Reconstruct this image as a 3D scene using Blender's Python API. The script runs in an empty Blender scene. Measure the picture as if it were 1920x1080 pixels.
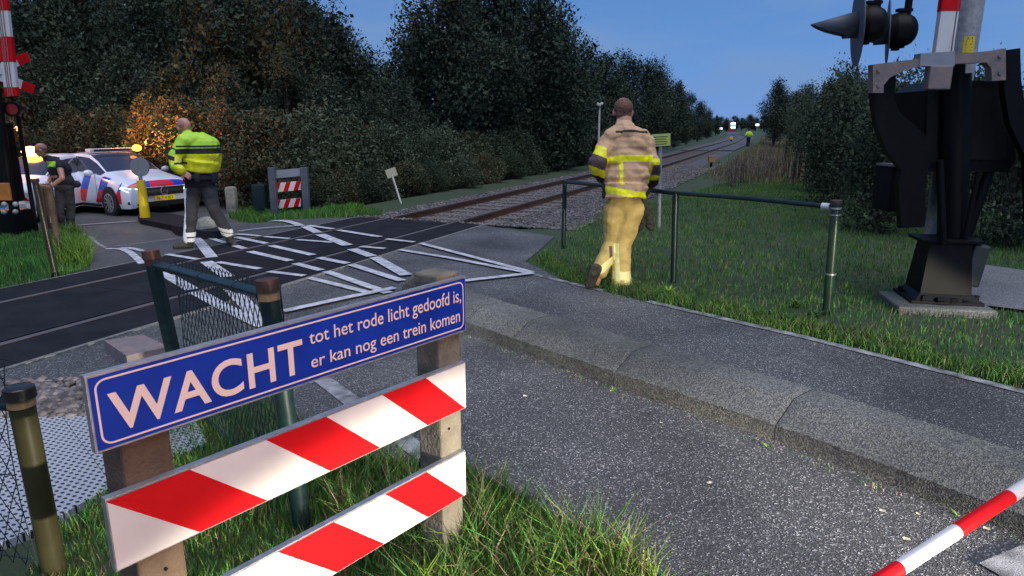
import bpy, bmesh, math, random
import numpy as np
from mathutils import Vector, Matrix, noise as mnoise
random.seed(7); rng=np.random.default_rng(7)
scene=bpy.context.scene
COL=scene.collection
# ------------------------------------------------------------------ camera
F=1280.0; HZ=234.0; CH=1.65
PIT=math.atan((540-HZ)/F)
cd=bpy.data.cameras.new('camera'); cam=bpy.data.objects.new('camera',cd); COL.objects.link(cam)
cd.lens=24.0; cd.sensor_width=36; cd.clip_start=.05; cd.clip_end=3000
cam.location=(0,0,CH); cam.rotation_euler=(math.pi/2-PIT,0,0); scene.camera=cam
# ------------------------------------------------------------------ world, sun, exposure
SKYK=1.0
SUN_EL=math.radians(4.0); SUN_ROT=math.radians(215)
world=bpy.data.worlds.new("World"); scene.world=world; world.use_nodes=True
wn=world.node_tree.nodes; wl=world.node_tree.links
sky=wn.new('ShaderNodeTexSky'); sky.sky_type='NISHITA'; sky.sun_disc=False
sky.sun_elevation=SUN_EL; sky.sun_rotation=SUN_ROT; sky.ozone_density=6.0; sky.air_density=1.0; sky.dust_density=0.3
tc=wn.new('ShaderNodeTexCoord'); mp=wn.new('ShaderNodeMapping'); mp.inputs['Scale'].default_value=(1.1,1.1,5)
sxz=wn.new('ShaderNodeSeparateXYZ'); wl.new(tc.outputs['Generated'],sxz.inputs[0])
ramp=wn.new('ShaderNodeValToRGB'); e=ramp.color_ramp.elements; e[0].position=0; e[0].color=(.17,.335,.74,1); e[1].position=.75; e[1].color=(.05,.12,.31,1)
k=e.new(.14); k.color=(.125,.27,.60,1); k=e.new(.32); k.color=(.088,.20,.46,1)
wl.new(sxz.outputs[2],ramp.inputs[0])
cn=wn.new('ShaderNodeTexNoise'); cn.inputs['Scale'].default_value=2.6; cn.inputs['Detail'].default_value=7; cn.inputs['Roughness'].default_value=.55
cr=wn.new('ShaderNodeMapRange'); cr.inputs[1].default_value=.40; cr.inputs[2].default_value=.62; cr.inputs[3].default_value=0.0; cr.inputs[4].default_value=.9
wl.new(tc.outputs['Generated'],mp.inputs[0]); wl.new(mp.outputs[0],cn.inputs[0]); wl.new(cn.outputs[0],cr.inputs[0])
cl=wn.new('ShaderNodeMix'); cl.data_type='RGBA'; wl.new(cr.outputs[0],cl.inputs[0]); wl.new(ramp.outputs[0],cl.inputs[6]); cl.inputs[7].default_value=(.19,.31,.57,1)
sc_=wn.new('ShaderNodeVectorMath'); sc_.operation='SCALE'; sc_.inputs['Scale'].default_value=1/.15*SKYK; wl.new(cl.outputs[2],sc_.inputs[0])
mx=wn.new('ShaderNodeMix'); mx.data_type='RGBA'; mx.inputs[0].default_value=.85
wl.new(sky.outputs[0],mx.inputs[6]); wl.new(sc_.outputs[0],mx.inputs[7]); bg=wn['Background']; wl.new(mx.outputs[2],bg.inputs[0]); bg.inputs[1].default_value=.15
sl=bpy.data.lights.new('sun','SUN'); sl.energy=2.5; sl.angle=math.radians(60); sl.color=(.93,.94,1)
so=bpy.data.objects.new('sun',sl); COL.objects.link(so)
so.rotation_euler=(math.radians(20),0,math.radians(20))
scene.view_settings.view_transform='Standard'; scene.view_settings.look='None'; scene.view_settings.gamma=1
scene.view_settings.exposure=0.12
# headlamps of the vehicle standing behind the photographer: their beam cuts off across the boards
def headlamp(x,y,z,tx,ty,tz,e,size,blend):
    l=bpy.data.lights.new('headlamp','SPOT'); l.energy=e; l.spot_size=math.radians(size); l.spot_blend=blend; l.color=(1,.92,.72); l.shadow_soft_size=.05
    o=bpy.data.objects.new('headlamp',l); COL.objects.link(o); o.location=(x,y,z)
    o.rotation_euler=(Vector((tx,ty,tz))-Vector((x,y,z))).to_track_quat('-Z','Y').to_euler()
def aim(p,az,el): 
    a,e=math.radians(az),math.radians(el); return (p[0]-math.sin(a)*math.cos(e),p[1]+math.cos(a)*math.cos(e),p[2]+math.sin(e))
p=(4.2,-2.2,.6); headlamp(*p,*aim(p,45.8,-27.2),4200,58.9,.10)
p=(4.9,-1.6,.6); headlamp(*p,*aim(p,22,-25),2100,56,.12)
# amber flasher of the same vehicle, out of frame behind the photographer
l=bpy.data.lights.new('amber_flasher','SPOT'); l.spot_size=math.radians(64); l.spot_blend=.5; l.energy=620; l.color=(1,.46,.26); l.shadow_soft_size=.10; o=bpy.data.objects.new('amber_flasher',l); COL.objects.link(o); o.location=(4.0,-2.6,1.75); o.rotation_euler=(Vector((-1.3,2.4,.9))-o.location).to_track_quat('-Z','Y').to_euler()
# ------------------------------------------------------------------ terrain functions
TH=math.radians(23.4); DX,DY=math.sin(TH),math.cos(TH); NX,NY=-DY,DX
SK=[-60,10,25,32.5,70.8,111,189,302,420]; DK=[6.25,6.25,6.27,6.46,7.6,10.2,19.6,31.0,38]
def dc(s): return float(np.interp(s,SK,DK))
def smo(t):
    t=min(1,max(0,t)); return t*t*(3-2*t)
def sd(x,y): return x*DX+y*DY, x*NX+y*NY
def xy(s,d): return s*DX+d*NX, s*DY+d*NY
def H(x,y):
    s,d=sd(x,y); q=d-dc(s)
    z=-.46*smo((q-1.5)/4.0)
    if q<0: z-=.36*smo((-q-2.4)/2.5)*smo((s-16)/22)
    z-=.13*smo((s-10.4)/.5)*(1-smo((abs(q)-2.3)/.6))
    z-=1.0*smo((s-100)/150)
    return z
def ray(px,py):
    x=(px-960)/F; y=-(py-540)/F
    return x, math.cos(PIT)+y*math.sin(PIT), -math.sin(PIT)+y*math.cos(PIT)
def G(px,py,dz=0):
    r=ray(px,py); z=dz
    for i in range(25):
        t=(z-CH)/r[2]; z=z*.3+.7*(H(r[0]*t,r[1]*t)+dz)
    return Vector((r[0]*t,r[1]*t,z))
def G0(px,py,z=0):
    r=ray(px,py); t=(z-CH)/r[2]; return Vector((r[0]*t,r[1]*t,z))
def A(px,py,Y):
    r=ray(px,py); t=Y/r[1]; return Vector((r[0]*t,Y,CH+r[2]*t))
# ------------------------------------------------------------------ materials
M={}
def mat(name,col,rough=.7,metal=0,nscale=0,namt=.3,bump=0,bscale=60,spec=.5,emit=None,estr=1,col2=None,detail=5,island=0):
    m=bpy.data.materials.new(name); m.use_nodes=True; n=m.node_tree.nodes; l=m.node_tree.links; b=n['Principled BSDF']
    b.inputs['Base Color'].default_value=(*col,1); b.inputs['Roughness'].default_value=rough; b.inputs['Metallic'].default_value=metal
    b.inputs['Specular IOR Level'].default_value=spec
    tcn=n.new('ShaderNodeTexCoord')
    if nscale:
        t=n.new('ShaderNodeTexNoise'); t.inputs['Scale'].default_value=nscale; t.inputs['Detail'].default_value=detail
        l.new(tcn.outputs['Object'],t.inputs[0])
        mr=n.new('ShaderNodeMapRange'); mr.inputs[1].default_value=.32; mr.inputs[2].default_value=.68; l.new(t.outputs[0],mr.inputs[0])
        x=n.new('ShaderNodeMix'); x.data_type='RGBA'
        c2=col2 if col2 else tuple(c*(1-namt) for c in col)
        x.inputs[6].default_value=(*col,1); x.inputs[7].default_value=(*c2,1); l.new(mr.outputs[0],x.inputs[0])
        out=x.outputs[2]
        if island:
            g=n.new('ShaderNodeNewGeometry'); hs=n.new('ShaderNodeHueSaturation'); ma=n.new('ShaderNodeMapRange')
            ma.inputs[3].default_value=1-island; ma.inputs[4].default_value=1+island
            l.new(g.outputs['Random Per Island'],ma.inputs[0]); l.new(ma.outputs[0],hs.inputs['Value']); l.new(out,hs.inputs['Color']); out=hs.outputs[0]
        l.new(out,b.inputs['Base Color'])
    if bump:
        t=n.new('ShaderNodeTexNoise'); t.inputs['Scale'].default_value=bscale; t.inputs['Detail'].default_value=6; l.new(tcn.outputs['Object'],t.inputs[0])
        bn=n.new('ShaderNodeBump'); bn.inputs['Strength'].default_value=bump; bn.inputs['Distance'].default_value=.01
        l.new(t.outputs[0],bn.inputs['Height']); l.new(bn.outputs[0],b.inputs['Normal'])
    if emit: b.inputs['Emission Color'].default_value=(*emit,1); b.inputs['Emission Strength'].default_value=estr
    M[name]=m; return m
def asphalt(name,base,bright,dens,vlo=.72,vhi=1.2,tint=1.0,bs=.5):
    m=bpy.data.materials.new(name); m.use_nodes=True; n=m.node_tree.nodes; l=m.node_tree.links; b=n['Principled BSDF']
    tcn=n.new('ShaderNodeTexCoord')
    v=n.new('ShaderNodeTexVoronoi'); v.inputs['Scale'].default_value=150; l.new(tcn.outputs['Object'],v.inputs[0])
    sp=n.new('ShaderNodeSeparateColor'); l.new(v.outputs['Color'],sp.inputs[0])
    r=n.new('ShaderNodeValToRGB'); e=r.color_ramp.elements; e[0].position=0; e[0].color=(base*.5,base*.5,base*.55,1); e[1].position=1; e[1].color=(bright,bright,bright*1.02,1)
    k=e.new(dens); k.color=(base,base,base*1.04*tint,1); k2=e.new(min(.99,dens+.18)); k2.color=(base*1.8,base*1.8,base*1.85*tint,1)
    l.new(sp.outputs[0],r.inputs[0])
    big=n.new('ShaderNodeTexNoise'); big.inputs['Scale'].default_value=.9; big.inputs['Detail'].default_value=7; l.new(tcn.outputs['Object'],big.inputs[0])
    mr=n.new('ShaderNodeMapRange'); mr.inputs[1].default_value=.3; mr.inputs[2].default_value=.7; mr.inputs[3].default_value=vlo; mr.inputs[4].default_value=vhi; l.new(big.outputs[0],mr.inputs[0])
    hs=n.new('ShaderNodeHueSaturation'); l.new(r.outputs[0],hs.inputs['Color']); l.new(mr.outputs[0],hs.inputs['Value']); l.new(hs.outputs[0],b.inputs['Base Color'])
    bn=n.new('ShaderNodeBump'); bn.inputs['Strength'].default_value=bs; bn.inputs['Distance'].default_value=.006
    l.new(v.outputs['Distance'],bn.inputs['Height']); l.new(bn.outputs[0],b.inputs['Normal']); b.inputs['Roughness'].default_value=.62
    M[name]=m; return m
asphalt('asphalt',.066,.36,.70,.55,1.45,bs=.8); asphalt('asphalt_path',.075,.2,.75,.75,1.2)
mat('deck',(.016,.016,.022),.85,spec=.2,nscale=3,namt=.5,bump=.3,bscale=120)
mat('deck_edge',(.20,.20,.19),.8,nscale=30,namt=.5)
mat('paint',(.60,.60,.66),.6,nscale=14,namt=.0,col2=(.30,.30,.33),bump=.4,bscale=150,detail=9)
mat('paint_worn',(.34,.34,.36),.7,nscale=9,col2=(.06,.06,.065),bump=.4,bscale=150,detail=9)
mat('soil',(.040,.045,.025),.95,nscale=1.2,col2=(.022,.055,.016),bump=.6,bscale=30)
asphalt('pale_gravel',.12,.3,.6)
asphalt('kerb_concrete',.095,.17,.55,.40,1.35,.80,.45)
mat('concrete',(.28,.27,.23),.9,nscale=14,namt=.45,bump=.5,bscale=80)
mat('post_brown',(.13,.085,.055),.85,nscale=12,namt=.4,bump=.5,bscale=90)
mat('concrete_post',(.20,.18,.14),.9,nscale=14,namt=.45,bump=.5,bscale=80)
mat('blue',(.008,.04,.38),.5,spec=.12,nscale=6,namt=.3,detail=9)
mat('white_sheet',(.78,.74,.70),.5,nscale=5,namt=.22,detail=9)
mat('red_sheet',(.58,.006,.010),.5,spec=.12,nscale=4,namt=.15)
mat('letter_warm_lit',(.86,.66,.58),.5)  # salmon tint of warm lamp light put into the white lettering colour
mat('alu',(.45,.46,.48),.4,metal=.6,nscale=30,namt=.3)
mat('galv',(.42,.42,.43),.55,metal=.35,nscale=25,namt=.35,bump=.2,bscale=60)
mat('green_paint',(.009,.026,.027),.35,nscale=20,namt=.4)
mat('green_paint_warm_lit',(.045,.04,.018),.32,nscale=9,namt=.4)  # green post paint with warm lamp light put into the colour
mat('post_green',(.025,.055,.030),.3,nscale=9,namt=.4)
mat('wire',(.02,.035,.035),.5)
mat('cap_brown',(.10,.045,.03),.4,nscale=20,namt=.5)
mat('cap_black',(.025,.02,.02),.28,nscale=20,namt=.3)
mat('band_orange_lit_tube',(.5,.28,.13),.4,nscale=60,namt=.4)
mat('rail_steel',(.09,.05,.04),.5,metal=.3,nscale=25,col2=(.12,.055,.03))
mat('rail_top',(.13,.12,.125),.5,metal=.4)
mat('sleeper',(.16,.13,.12),.9,nscale=10,namt=.4,bump=.4,bscale=60)
mat('ballast',(.12,.115,.125),.95,nscale=28,col2=(.025,.025,.03),bump=1.0,bscale=45,detail=3)
mat('stone',(.165,.15,.15),.9,nscale=3,col2=(.085,.07,.065),island=.5)
mat('grass',(.07,.21,.04),.75,nscale=1.4,col2=(.04,.14,.035),island=.45,spec=.2)
mat('grass_light',(.16,.26,.035),.75,nscale=2.2,col2=(.05,.12,.02),island=.4,spec=.2)
mat('grass_dry',(.28,.20,.13),.9,nscale=2,col2=(.15,.115,.07),island=.4,spec=.1)
mat('leaf_dark',(.045,.060,.038),.85,nscale=.6,col2=(.022,.036,.030),island=.3,spec=.1)
mat('leaf_mid',(.066,.085,.044),.85,nscale=.5,col2=(.040,.062,.042),island=.3,spec=.1)
mat('leaf_brown',(.15,.10,.055),.85,nscale=1.2,col2=(.05,.06,.03),island=.5,spec=.1)
mat('leaf_grey',(.09,.105,.068),.85,nscale=.7,col2=(.055,.075,.045),island=.3,spec=.1)
mat('bark',(.05,.04,.03),.95,nscale=8,namt=.5,bump=.6)
mat('black_metal',(.004,.004,.005),.5,nscale=12,namt=.3,spec=.15)
mat('black_rough',(.006,.006,.007),.75,nscale=12,namt=.3,spec=.2)
mat('boom_white',(.66,.64,.64),.45,nscale=6,namt=.15)
mat('yellow_sticker',(.75,.55,.02),.5)
mat('skin',(.50,.25,.18),.55,nscale=8,namt=.15)
mat('hair_dark',(.19,.09,.06),.85,nscale=60,namt=.4,bump=.8,bscale=120)
mat('hair_grey',(.34,.16,.14),.7,nscale=40,namt=.2)
mat('hivis',(.42,.74,.04),.6,nscale=9,namt=.15,bump=.4,bscale=18)
mat('hivis_yellow',(.68,.72,.01),.5,nscale=9,namt=.15,bump=.3,bscale=18)
mat('navy',(.014,.016,.026),.85,nscale=8,namt=.3,bump=.5,bscale=22)
mat('trouser_grey',(.045,.048,.052),.9,nscale=8,namt=.35,bump=.6,bscale=18)
mat('reflect',(.85,.87,.85),.3)
mat('tan',(.64,.40,.22),.85,nscale=9,namt=.22,bump=1.5,bscale=10)
mat('tan_yellow',(.60,.42,.12),.85,nscale=9,namt=.32,bump=1.6,bscale=9)
mat('fire_yellow',(.95,.88,.01),.5,nscale=20,namt=.15)
mat('fire_yellow_pale',(.80,.74,.28),.45,nscale=20,namt=.15)
mat('patch_grey',(.10,.065,.065),.8,nscale=30,namt=.3)
mat('patch_dark',(.03,.018,.018),.8)
mat('boot',(.045,.04,.028),.7,nscale=15,namt=.5,bump=.6,bscale=40)
mat('cloth_dark',(.045,.045,.03),.9,nscale=10,namt=.5,bump=.8,bscale=18)
mat('car_glass',(.03,.035,.06),.12,spec=.8)
mat('car_black',(.012,.012,.014),.4)
mat('car_white',(.62,.66,.78),.25)
mat('tyre',(.018,.018,.02),.85)
mat('rim',(.35,.36,.38),.4,metal=.5)
mat('chrome',(.6,.6,.62),.2,metal=.9)
mat('plate',(.85,.62,.02),.4)
mat('headlight',(.9,.9,.85),.2,emit=(1,.97,.8),estr=2.6)
mat('beacon',(1,.5,.05),.3,emit=(1,.38,.04),estr=4.5)
mat('beacon_core',(1,.8,.4),.3,emit=(1,.45,.08),estr=10)
mat('worklight',(1,.6,.3),.3,emit=(1,.5,.22),estr=2.0)
mat('post_yellow',(.85,.58,.01),.4,nscale=3,namt=.1)
mat('orange_paint',(.45,.17,.03),.5,nscale=4,namt=.4)
mat('plastic_grey',(.25,.26,.27),.4)
mat('cream',(.60,.56,.36),.5)
mat('sign_back',(.26,.28,.33),.5,nscale=6,namt=.2)
mat('info_yellow',(.50,.55,.16),.5)
mat('print_dark',(.05,.06,.04),.6)
mat('train_red',(.25,.02,.03),.4); mat('train_lamp',(1,1,1),.3,emit=(1,.85,.88),estr=9); mat('train_screen_glow',(1,.1,.1),.3,emit=(1,.2,.25),estr=2.0)
mat('lamp_glow',(1,1,1),.3,emit=(.9,.95,1),estr=2)
mat('signal_grey',(.10,.11,.14),.6,nscale=8,namt=.3)
mat('cabinet_grey',(.035,.045,.045),.6,nscale=8,namt=.3)
mat('red_lens',(.25,.01,.01),.3)
mat('patina',(.24,.17,.16),.6,nscale=14,col2=(.14,.13,.14),bump=.3)
def grid_mat():
    m=bpy.data.materials.new('perforated'); m.use_nodes=True; n=m.node_tree.nodes; l=m.node_tree.links; b=n['Principled BSDF']
    t=n.new('ShaderNodeTexCoord'); mp=n.new('ShaderNodeMapping'); mp.inputs['Rotation'].default_value=(0,0,math.radians(22)); l.new(t.outputs['Object'],mp.inputs[0])
    sx=n.new('ShaderNodeSeparateXYZ'); l.new(mp.outputs[0],sx.inputs[0])
    def mn(op,a,b_=None):
        q=n.new('ShaderNodeMath'); q.operation=op
        for i,v in enumerate((a,b_)):
            if v is None: continue
            if isinstance(v,(int,float)): q.inputs[i].default_value=v
            else: l.new(v,q.inputs[i])
        return q.outputs[0]
    y=mn('MULTIPLY',sx.outputs[1],36.0); row=mn('FLOOR',y); off=mn('MULTIPLY',mn('MODULO',row,2.0),.5)
    x=mn('ADD',mn('MULTIPLY',sx.outputs[0],26.0),off)
    fx=mn('SUBTRACT',mn('FRACT',x),.5); fy=mn('SUBTRACT',mn('FRACT',y),.5)
    d=mn('ADD',mn('MULTIPLY',fx,fx),mn('MULTIPLY',fy,fy)); k=mn('LESS_THAN',d,.075)
    mxn=n.new('ShaderNodeMix'); mxn.data_type='RGBA'; mxn.inputs[6].default_value=(.33,.35,.40,1); mxn.inputs[7].default_value=(.015,.015,.016,1)
    l.new(k,mxn.inputs[0]); l.new(mxn.outputs[2],b.inputs['Base Color']); b.inputs['Roughness'].default_value=.55; M['perforated']=m
    bn=n.new('ShaderNodeBump'); bn.inputs['Strength'].default_value=1; bn.inputs['Distance'].default_value=.01; bn.invert=True; l.new(k,bn.inputs['Height']); l.new(bn.outputs[0],b.inputs['Normal'])
grid_mat()
# ------------------------------------------------------------------ helpers
def tag(o,label=None,cat=None,group=None,kind=None):
    if label: o['label']=label
    if cat: o['category']=cat
    if group: o['group']=group
    if kind: o['kind']=kind
    return o
def empty(name,loc,label,cat,group=None,rz=0):
    o=bpy.data.objects.new(name,None); COL.objects.link(o); o.location=loc; o.rotation_euler=(0,0,rz); o.empty_display_size=.1
    return tag(o,label,cat,group)
class MB:
    def __init__(s): s.v=[]; s.f=[]; s.m=[]
    def add(s,vs,fs,mi=0):
        b=len(s.v); s.v+= [tuple(x) for x in vs]; s.f+=[tuple(i+b for i in f) for f in fs]; s.m+=[mi]*len(fs); return s
    def box(s,c,size,R=None,mi=0,bev=0):
        c=Vector(c); hx,hy,hz=[k/2 for k in size]; R=R or Matrix.Identity(3)
        if bev<=0:
            vs=[c+R@Vector((x*hx,y*hy,z*hz)) for x in(-1,1) for y in(-1,1) for z in(-1,1)]
            return s.add(vs,[(0,1,3,2),(4,6,7,5),(0,4,5,1),(2,3,7,6),(0,2,6,4),(1,5,7,3)],mi)
        bm=bmesh.new(); bmesh.ops.create_cube(bm,size=1); 
        for v in bm.verts: v.co=Vector((v.co.x*size[0],v.co.y*size[1],v.co.z*size[2]))
        bmesh.ops.bevel(bm,geom=list(bm.edges),offset=bev,segments=2,affect='EDGES',profile=.5)
        bm.verts.index_update(); vs=[c+R@v.co for v in bm.verts]; fs=[[v.index for v in f.verts] for f in bm.faces]; bm.free()
        return s.add(vs,fs,mi)
    def cyl(s,p0,p1,r0,r1=None,n=14,mi=0,cap=True):
        p0=Vector(p0);p1=Vector(p1); r1=r0 if r1 is None else r1
        d=(p1-p0).normalized(); a=d.orthogonal().normalized(); b=d.cross(a)
        vs=[];fs=[]
        for i in range(n):
            t=2*math.pi*i/n; u=a*math.cos(t)+b*math.sin(t); vs+=[p0+u*r0,p1+u*r1]
        for i in range(n):
            j=(i+1)%n; fs.append((2*i,2*j,2*j+1,2*i+1))
        if cap: fs.append(tuple(2*i for i in range(n))[::-1]); fs.append(tuple(2*i+1 for i in range(n)))
        return s.add(vs,fs,mi)
    def tube(s,pts,r,n=8,mi=0):
        pts=[Vector(p) for p in pts]; rs=r if isinstance(r,(list,tuple)) else [r]*len(pts); vs=[];fs=[]
        ref=None
        for i,p in enumerate(pts):
            d=(pts[min(i+1,len(pts)-1)]-pts[max(i-1,0)]).normalized()
            if ref is None: ref=d.orthogonal().normalized()
            a=(ref-d*ref.dot(d)).normalized(); ref=a; b=d.cross(a)
            for k in range(n):
                t=2*math.pi*k/n; vs.append(p+(a*math.cos(t)+b*math.sin(t))*rs[i])
        for i in range(len(pts)-1):
            for k in range(n):
                j=(k+1)%n; fs.append((i*n+k,i*n+j,(i+1)*n+j,(i+1)*n+k))
        fs.append(tuple(range(n))[::-1]); fs.append(tuple((len(pts)-1)*n+k for k in range(n)))
        return s.add(vs,fs,mi)
    def prism(s,poly,vec,mi=0):
        n=len(poly); poly=[Vector(p) for p in poly]; vec=Vector(vec)
        vs=poly+[p+vec for p in poly]; fs=[tuple(range(n)),tuple(range(n,2*n))[::-1]]+[(i,i+n,(i+1)%n+n,(i+1)%n) for i in range(n)]
        return s.add(vs,fs,mi)
    def ball(s,c,r,mi=0,nu=12,nv=8,R=None):
        c=Vector(c); rx,ry,rz=(r,r,r) if isinstance(r,(int,float)) else r; vs=[];fs=[]; R=R or Matrix.Identity(3)
        vs.append(c+R@Vector((0,0,rz)))
        for j in range(1,nv):
            ph=math.pi*j/nv
            for i in range(nu):
                t=2*math.pi*i/nu; vs.append(c+R@Vector((rx*math.sin(ph)*math.cos(t),ry*math.sin(ph)*math.sin(t),rz*math.cos(ph))))
        vs.append(c+R@Vector((0,0,-rz))); L=len(vs)-1
        for i in range(nu):
            k=(i+1)%nu; fs.append((0,1+i,1+k)); fs.append((L,1+(nv-2)*nu+k,1+(nv-2)*nu+i))
            for j in range(nv-2): fs.append((1+j*nu+i,1+(j+1)*nu+i,1+(j+1)*nu+k,1+j*nu+k))
        return s.add(vs,fs,mi)
    def build(s,name,mats,parent=None,smooth=False,world=True,fix=True):
        me=bpy.data.meshes.new(name)
        vs=s.v
        if parent is not None and world:
            ofs=Vector((0,0,0)); q=parent
            mi=world_matrix(parent).inverted(); vs=[tuple(mi@Vector(v)) for v in vs]
        me.from_pydata(vs,[],s.f)
        mats=mats if isinstance(mats,(list,tuple)) else [mats]
        for m in mats: me.materials.append(M[m] if isinstance(m,str) else m)
        me.polygons.foreach_set('material_index',s.m)
        if fix:
            bm=bmesh.new(); bm.from_mesh(me); bmesh.ops.recalc_face_normals(bm,faces=bm.faces); bm.to_mesh(me); bm.free()
        if smooth: 
            me.polygons.foreach_set('use_smooth',[True]*len(me.polygons)); 
            try: me.set_sharp_from_angle(angle=math.radians(40))
            except Exception: pass
        me.update()
        o=bpy.data.objects.new(name,me); COL.objects.link(o)
        if parent is not None: o.parent=parent
        return o
def world_matrix(o):
    m=Matrix.Translation(o.location)@o.rotation_euler.to_matrix().to_4x4()
    return world_matrix(o.parent)@m if o.parent else m
def npmesh(name,verts,faces_flat,nper,mats,parent=None,midx=None):
    me=bpy.data.meshes.new(name); nv=len(verts); nf=len(faces_flat)//nper
    me.vertices.add(nv); me.vertices.foreach_set('co',np.asarray(verts,dtype=np.float32).ravel())
    me.loops.add(nf*nper); me.loops.foreach_set('vertex_index',np.asarray(faces_flat,dtype=np.int32).ravel())
    me.polygons.add(nf); me.polygons.foreach_set('loop_start',np.arange(0,nf*nper,nper,dtype=np.int32)); 
    try: me.polygons.foreach_set('loop_total',np.full(nf,nper,dtype=np.int32))
    except Exception: pass
    for m in (mats if isinstance(mats,(list,tuple)) else [mats]): me.materials.append(M[m])
    if midx is not None: me.polygons.foreach_set('material_index',np.asarray(midx,dtype=np.int32))
    me.update(calc_edges=True); me.validate()
    o=bpy.data.objects.new(name,me); COL.objects.link(o)
    if parent is not None: o.parent=parent
    return o
def children(o):
    bpy.context.view_layer.update(); return list(o.children)
def copy_tree(o,kids,parent=None):
    c=o.copy(); COL.objects.link(c)
    if parent: c.parent=parent
    for k in kids: 
        d=k.copy(); COL.objects.link(d); d.parent=c
    return c
CELL=.5
def drape(poly,off,name,matn,step=CELL,zf=None):
    """a sheet following the terrain, off above it"""
    bm=bmesh.new(); vs=[bm.verts.new((p[0],p[1],0)) for p in poly]
    f=bm.faces.new(vs); bm.normal_update()
    if f.normal.z<0: f.normal_flip()
    xs=[p[0] for p in poly]; ys=[p[1] for p in poly]
    for ax,(a,b) in ((0,(min(xs),max(xs))),(1,(min(ys),max(ys)))):
        k=math.ceil(a/step)
        while k*step<b:
            co=[0,0,0]; no=[0,0,0]; co[ax]=k*step; no[ax]=1
            bmesh.ops.bisect_plane(bm,geom=list(bm.verts)+list(bm.edges)+list(bm.faces),dist=1e-5,plane_co=co,plane_no=no); k+=1
    bmesh.ops.triangulate(bm,faces=bm.faces)
    for v in bm.verts: v.co.z=(zf or H)(v.co.x,v.co.y)+off
    return bm
def sheet(name,polys,off,matn,kind='structure',step=CELL,parent=None):
    me=bpy.data.meshes.new(name); bm=bmesh.new()
    for pi_,p in enumerate(polys):
        b=drape(p,off+pi_*.0003,name,matn,step); t=bpy.data.meshes.new('t'); b.to_mesh(t); b.free(); bm.from_mesh(t); bpy.data.meshes.remove(t)
    bm.to_mesh(me); bm.free(); me.materials.append(M[matn]); o=bpy.data.objects.new(name,me); COL.objects.link(o)
    if kind: o['kind']=kind
    return o
# ------------------------------------------------------------------ ground
def axis(lo,hi,dl,dh):
    a=[i*CELL for i in range(int(dl/CELL),int(dh/CELL)+1)]
    st=CELL; v=a[0]
    while v>lo: st*=1.22; v-=st; a.insert(0,v)
    st=CELL; v=a[-1]
    while v<hi: st*=1.12; v+=st; a.append(v)
    return a
gx=axis(-900,900,-22,34); gy=axis(-300,1500,-5,60)
vs=[(x,y,H(x,y)) for y in gy for x in gx]; nx=len(gx)
fs=[(j*nx+i,j*nx+i+1,(j+1)*nx+i+1,(j+1)*nx+i) for j in range(len(gy)-1) for i in range(nx-1)]
g=MB(); g.add(vs,fs); o=g.build('ground','soil',smooth=True); o['kind']='structure'
# asphalt, near side: the road, the cycle path behind the kerb and the crossing apron
def pg(L,off=0): return [tuple(G(x,y))[:2] for x,y in L]
def sdp(L): return [xy(s,d) for s,d in L]
near=[xy(-3,4.98),xy(10.25,4.98)]+pg([(960,432),(1040,445),(1012,470),(985,492),(1060,530),(1200,566),(1500,632),(1920,736)])+[(5.2,3.2),(7,1),(6,-4),(.6,-4),(.42,1.4)]+pg([(1240,1088),(1150,1030),(1060,985),(960,925),(880,885),(800,878),(720,868),(640,850),(560,790),(510,745),(420,690),(300,672),(200,700),(100,728)])+[xy(-2.2,3.9)]
sheet('road_near',[near],.012,'asphalt')
far=[xy(-3+7.3,7.5),xy(10.25,7.5)]+pg([(650,409),(560,412),(450,410),(425,398),(430,388)])+[(-5,24),(-30,26),(-30,12)]+pg([(60,437),(150,440),(170,480),(170,508)])
sheet('road_far',[far],.012,'asphalt_path')
# crossing deck: three runs of black rubber panels between and beside the rails
RN,RF=5.57,6.92
dk=bpy.data.objects.new('crossing_deck',None); COL.objects.link(dk); dk['kind']='structure'
g=MB()
for a,b in ((4.98,RN-.06),(RN+.075,RF-.075),(RF+.06,7.5)):
    s=-8.0
    while s<10.2:
        e=min(s+1.8,10.25); P=[xy(s+.004,a),xy(e-.004,a),xy(e-.004,b),xy(s+.004,b)]
        g.prism([(x,y,-.10) for x,y in P],(0,0,.118)); s+=1.8
g.build('deck_panels','deck',dk)
g=MB()
for a,b in ((4.935,4.978),):
    P=[xy(-8,a),xy(10.6,a),xy(10.6,b),xy(-8,b)]; g.prism([(x,y,-.05) for x,y in P],(0,0,.074))
for a,b in ((7.502,7.53),):
    P=[xy(-8,a),xy(10.3,a),xy(10.3,b),xy(-8,b)]; g.prism([(x,y,-.05) for x,y in P],(0,0,.07))
g.build('deck_edging','deck_edge',dk)
# ------------------------------------------------------------------ painted markings
def stripe(pts,w,zo=.024,step=CELL):
    P=[Vector((*G(x,y)[:2],0)) for x,y in pts]; out=[]
    for a,b in zip(P,P[1:]):
        d=(b-a).normalized(); n=Vector((-d.y,d.x,0))*w/2
        out.append([(a+n)[:2],(b+n)[:2],(b-n)[:2],(a-n)[:2]])
    return out
mk=[]
def S(p,w=.11):
    mk.extend(stripe(p,w*.82 if w<.19 else w*.72))
S([(202,468),(268,498)],.11); S([(303,513),(361,547)],.16); S([(368,551),(420,580),(497,616)],.17)
S([(367,450),(398,486)],.17); S([(387,494),(428,523)],.2); S([(428,540),(497,612)],.2)
S([(222,468),(268,474)],.09); S([(313,480),(373,490)],.1); S([(408,495),(488,508)],.11); S([(504,513),(571,521)],.11); S([(580,525),(700,555)],.11)
S([(387,448),(423,459)],.10); S([(440,464),(460,470)],.12); S([(468,475),(545,493)],.13); S([(554,498),(603,511)],.13); S([(612,513),(728,554)],.13)
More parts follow.
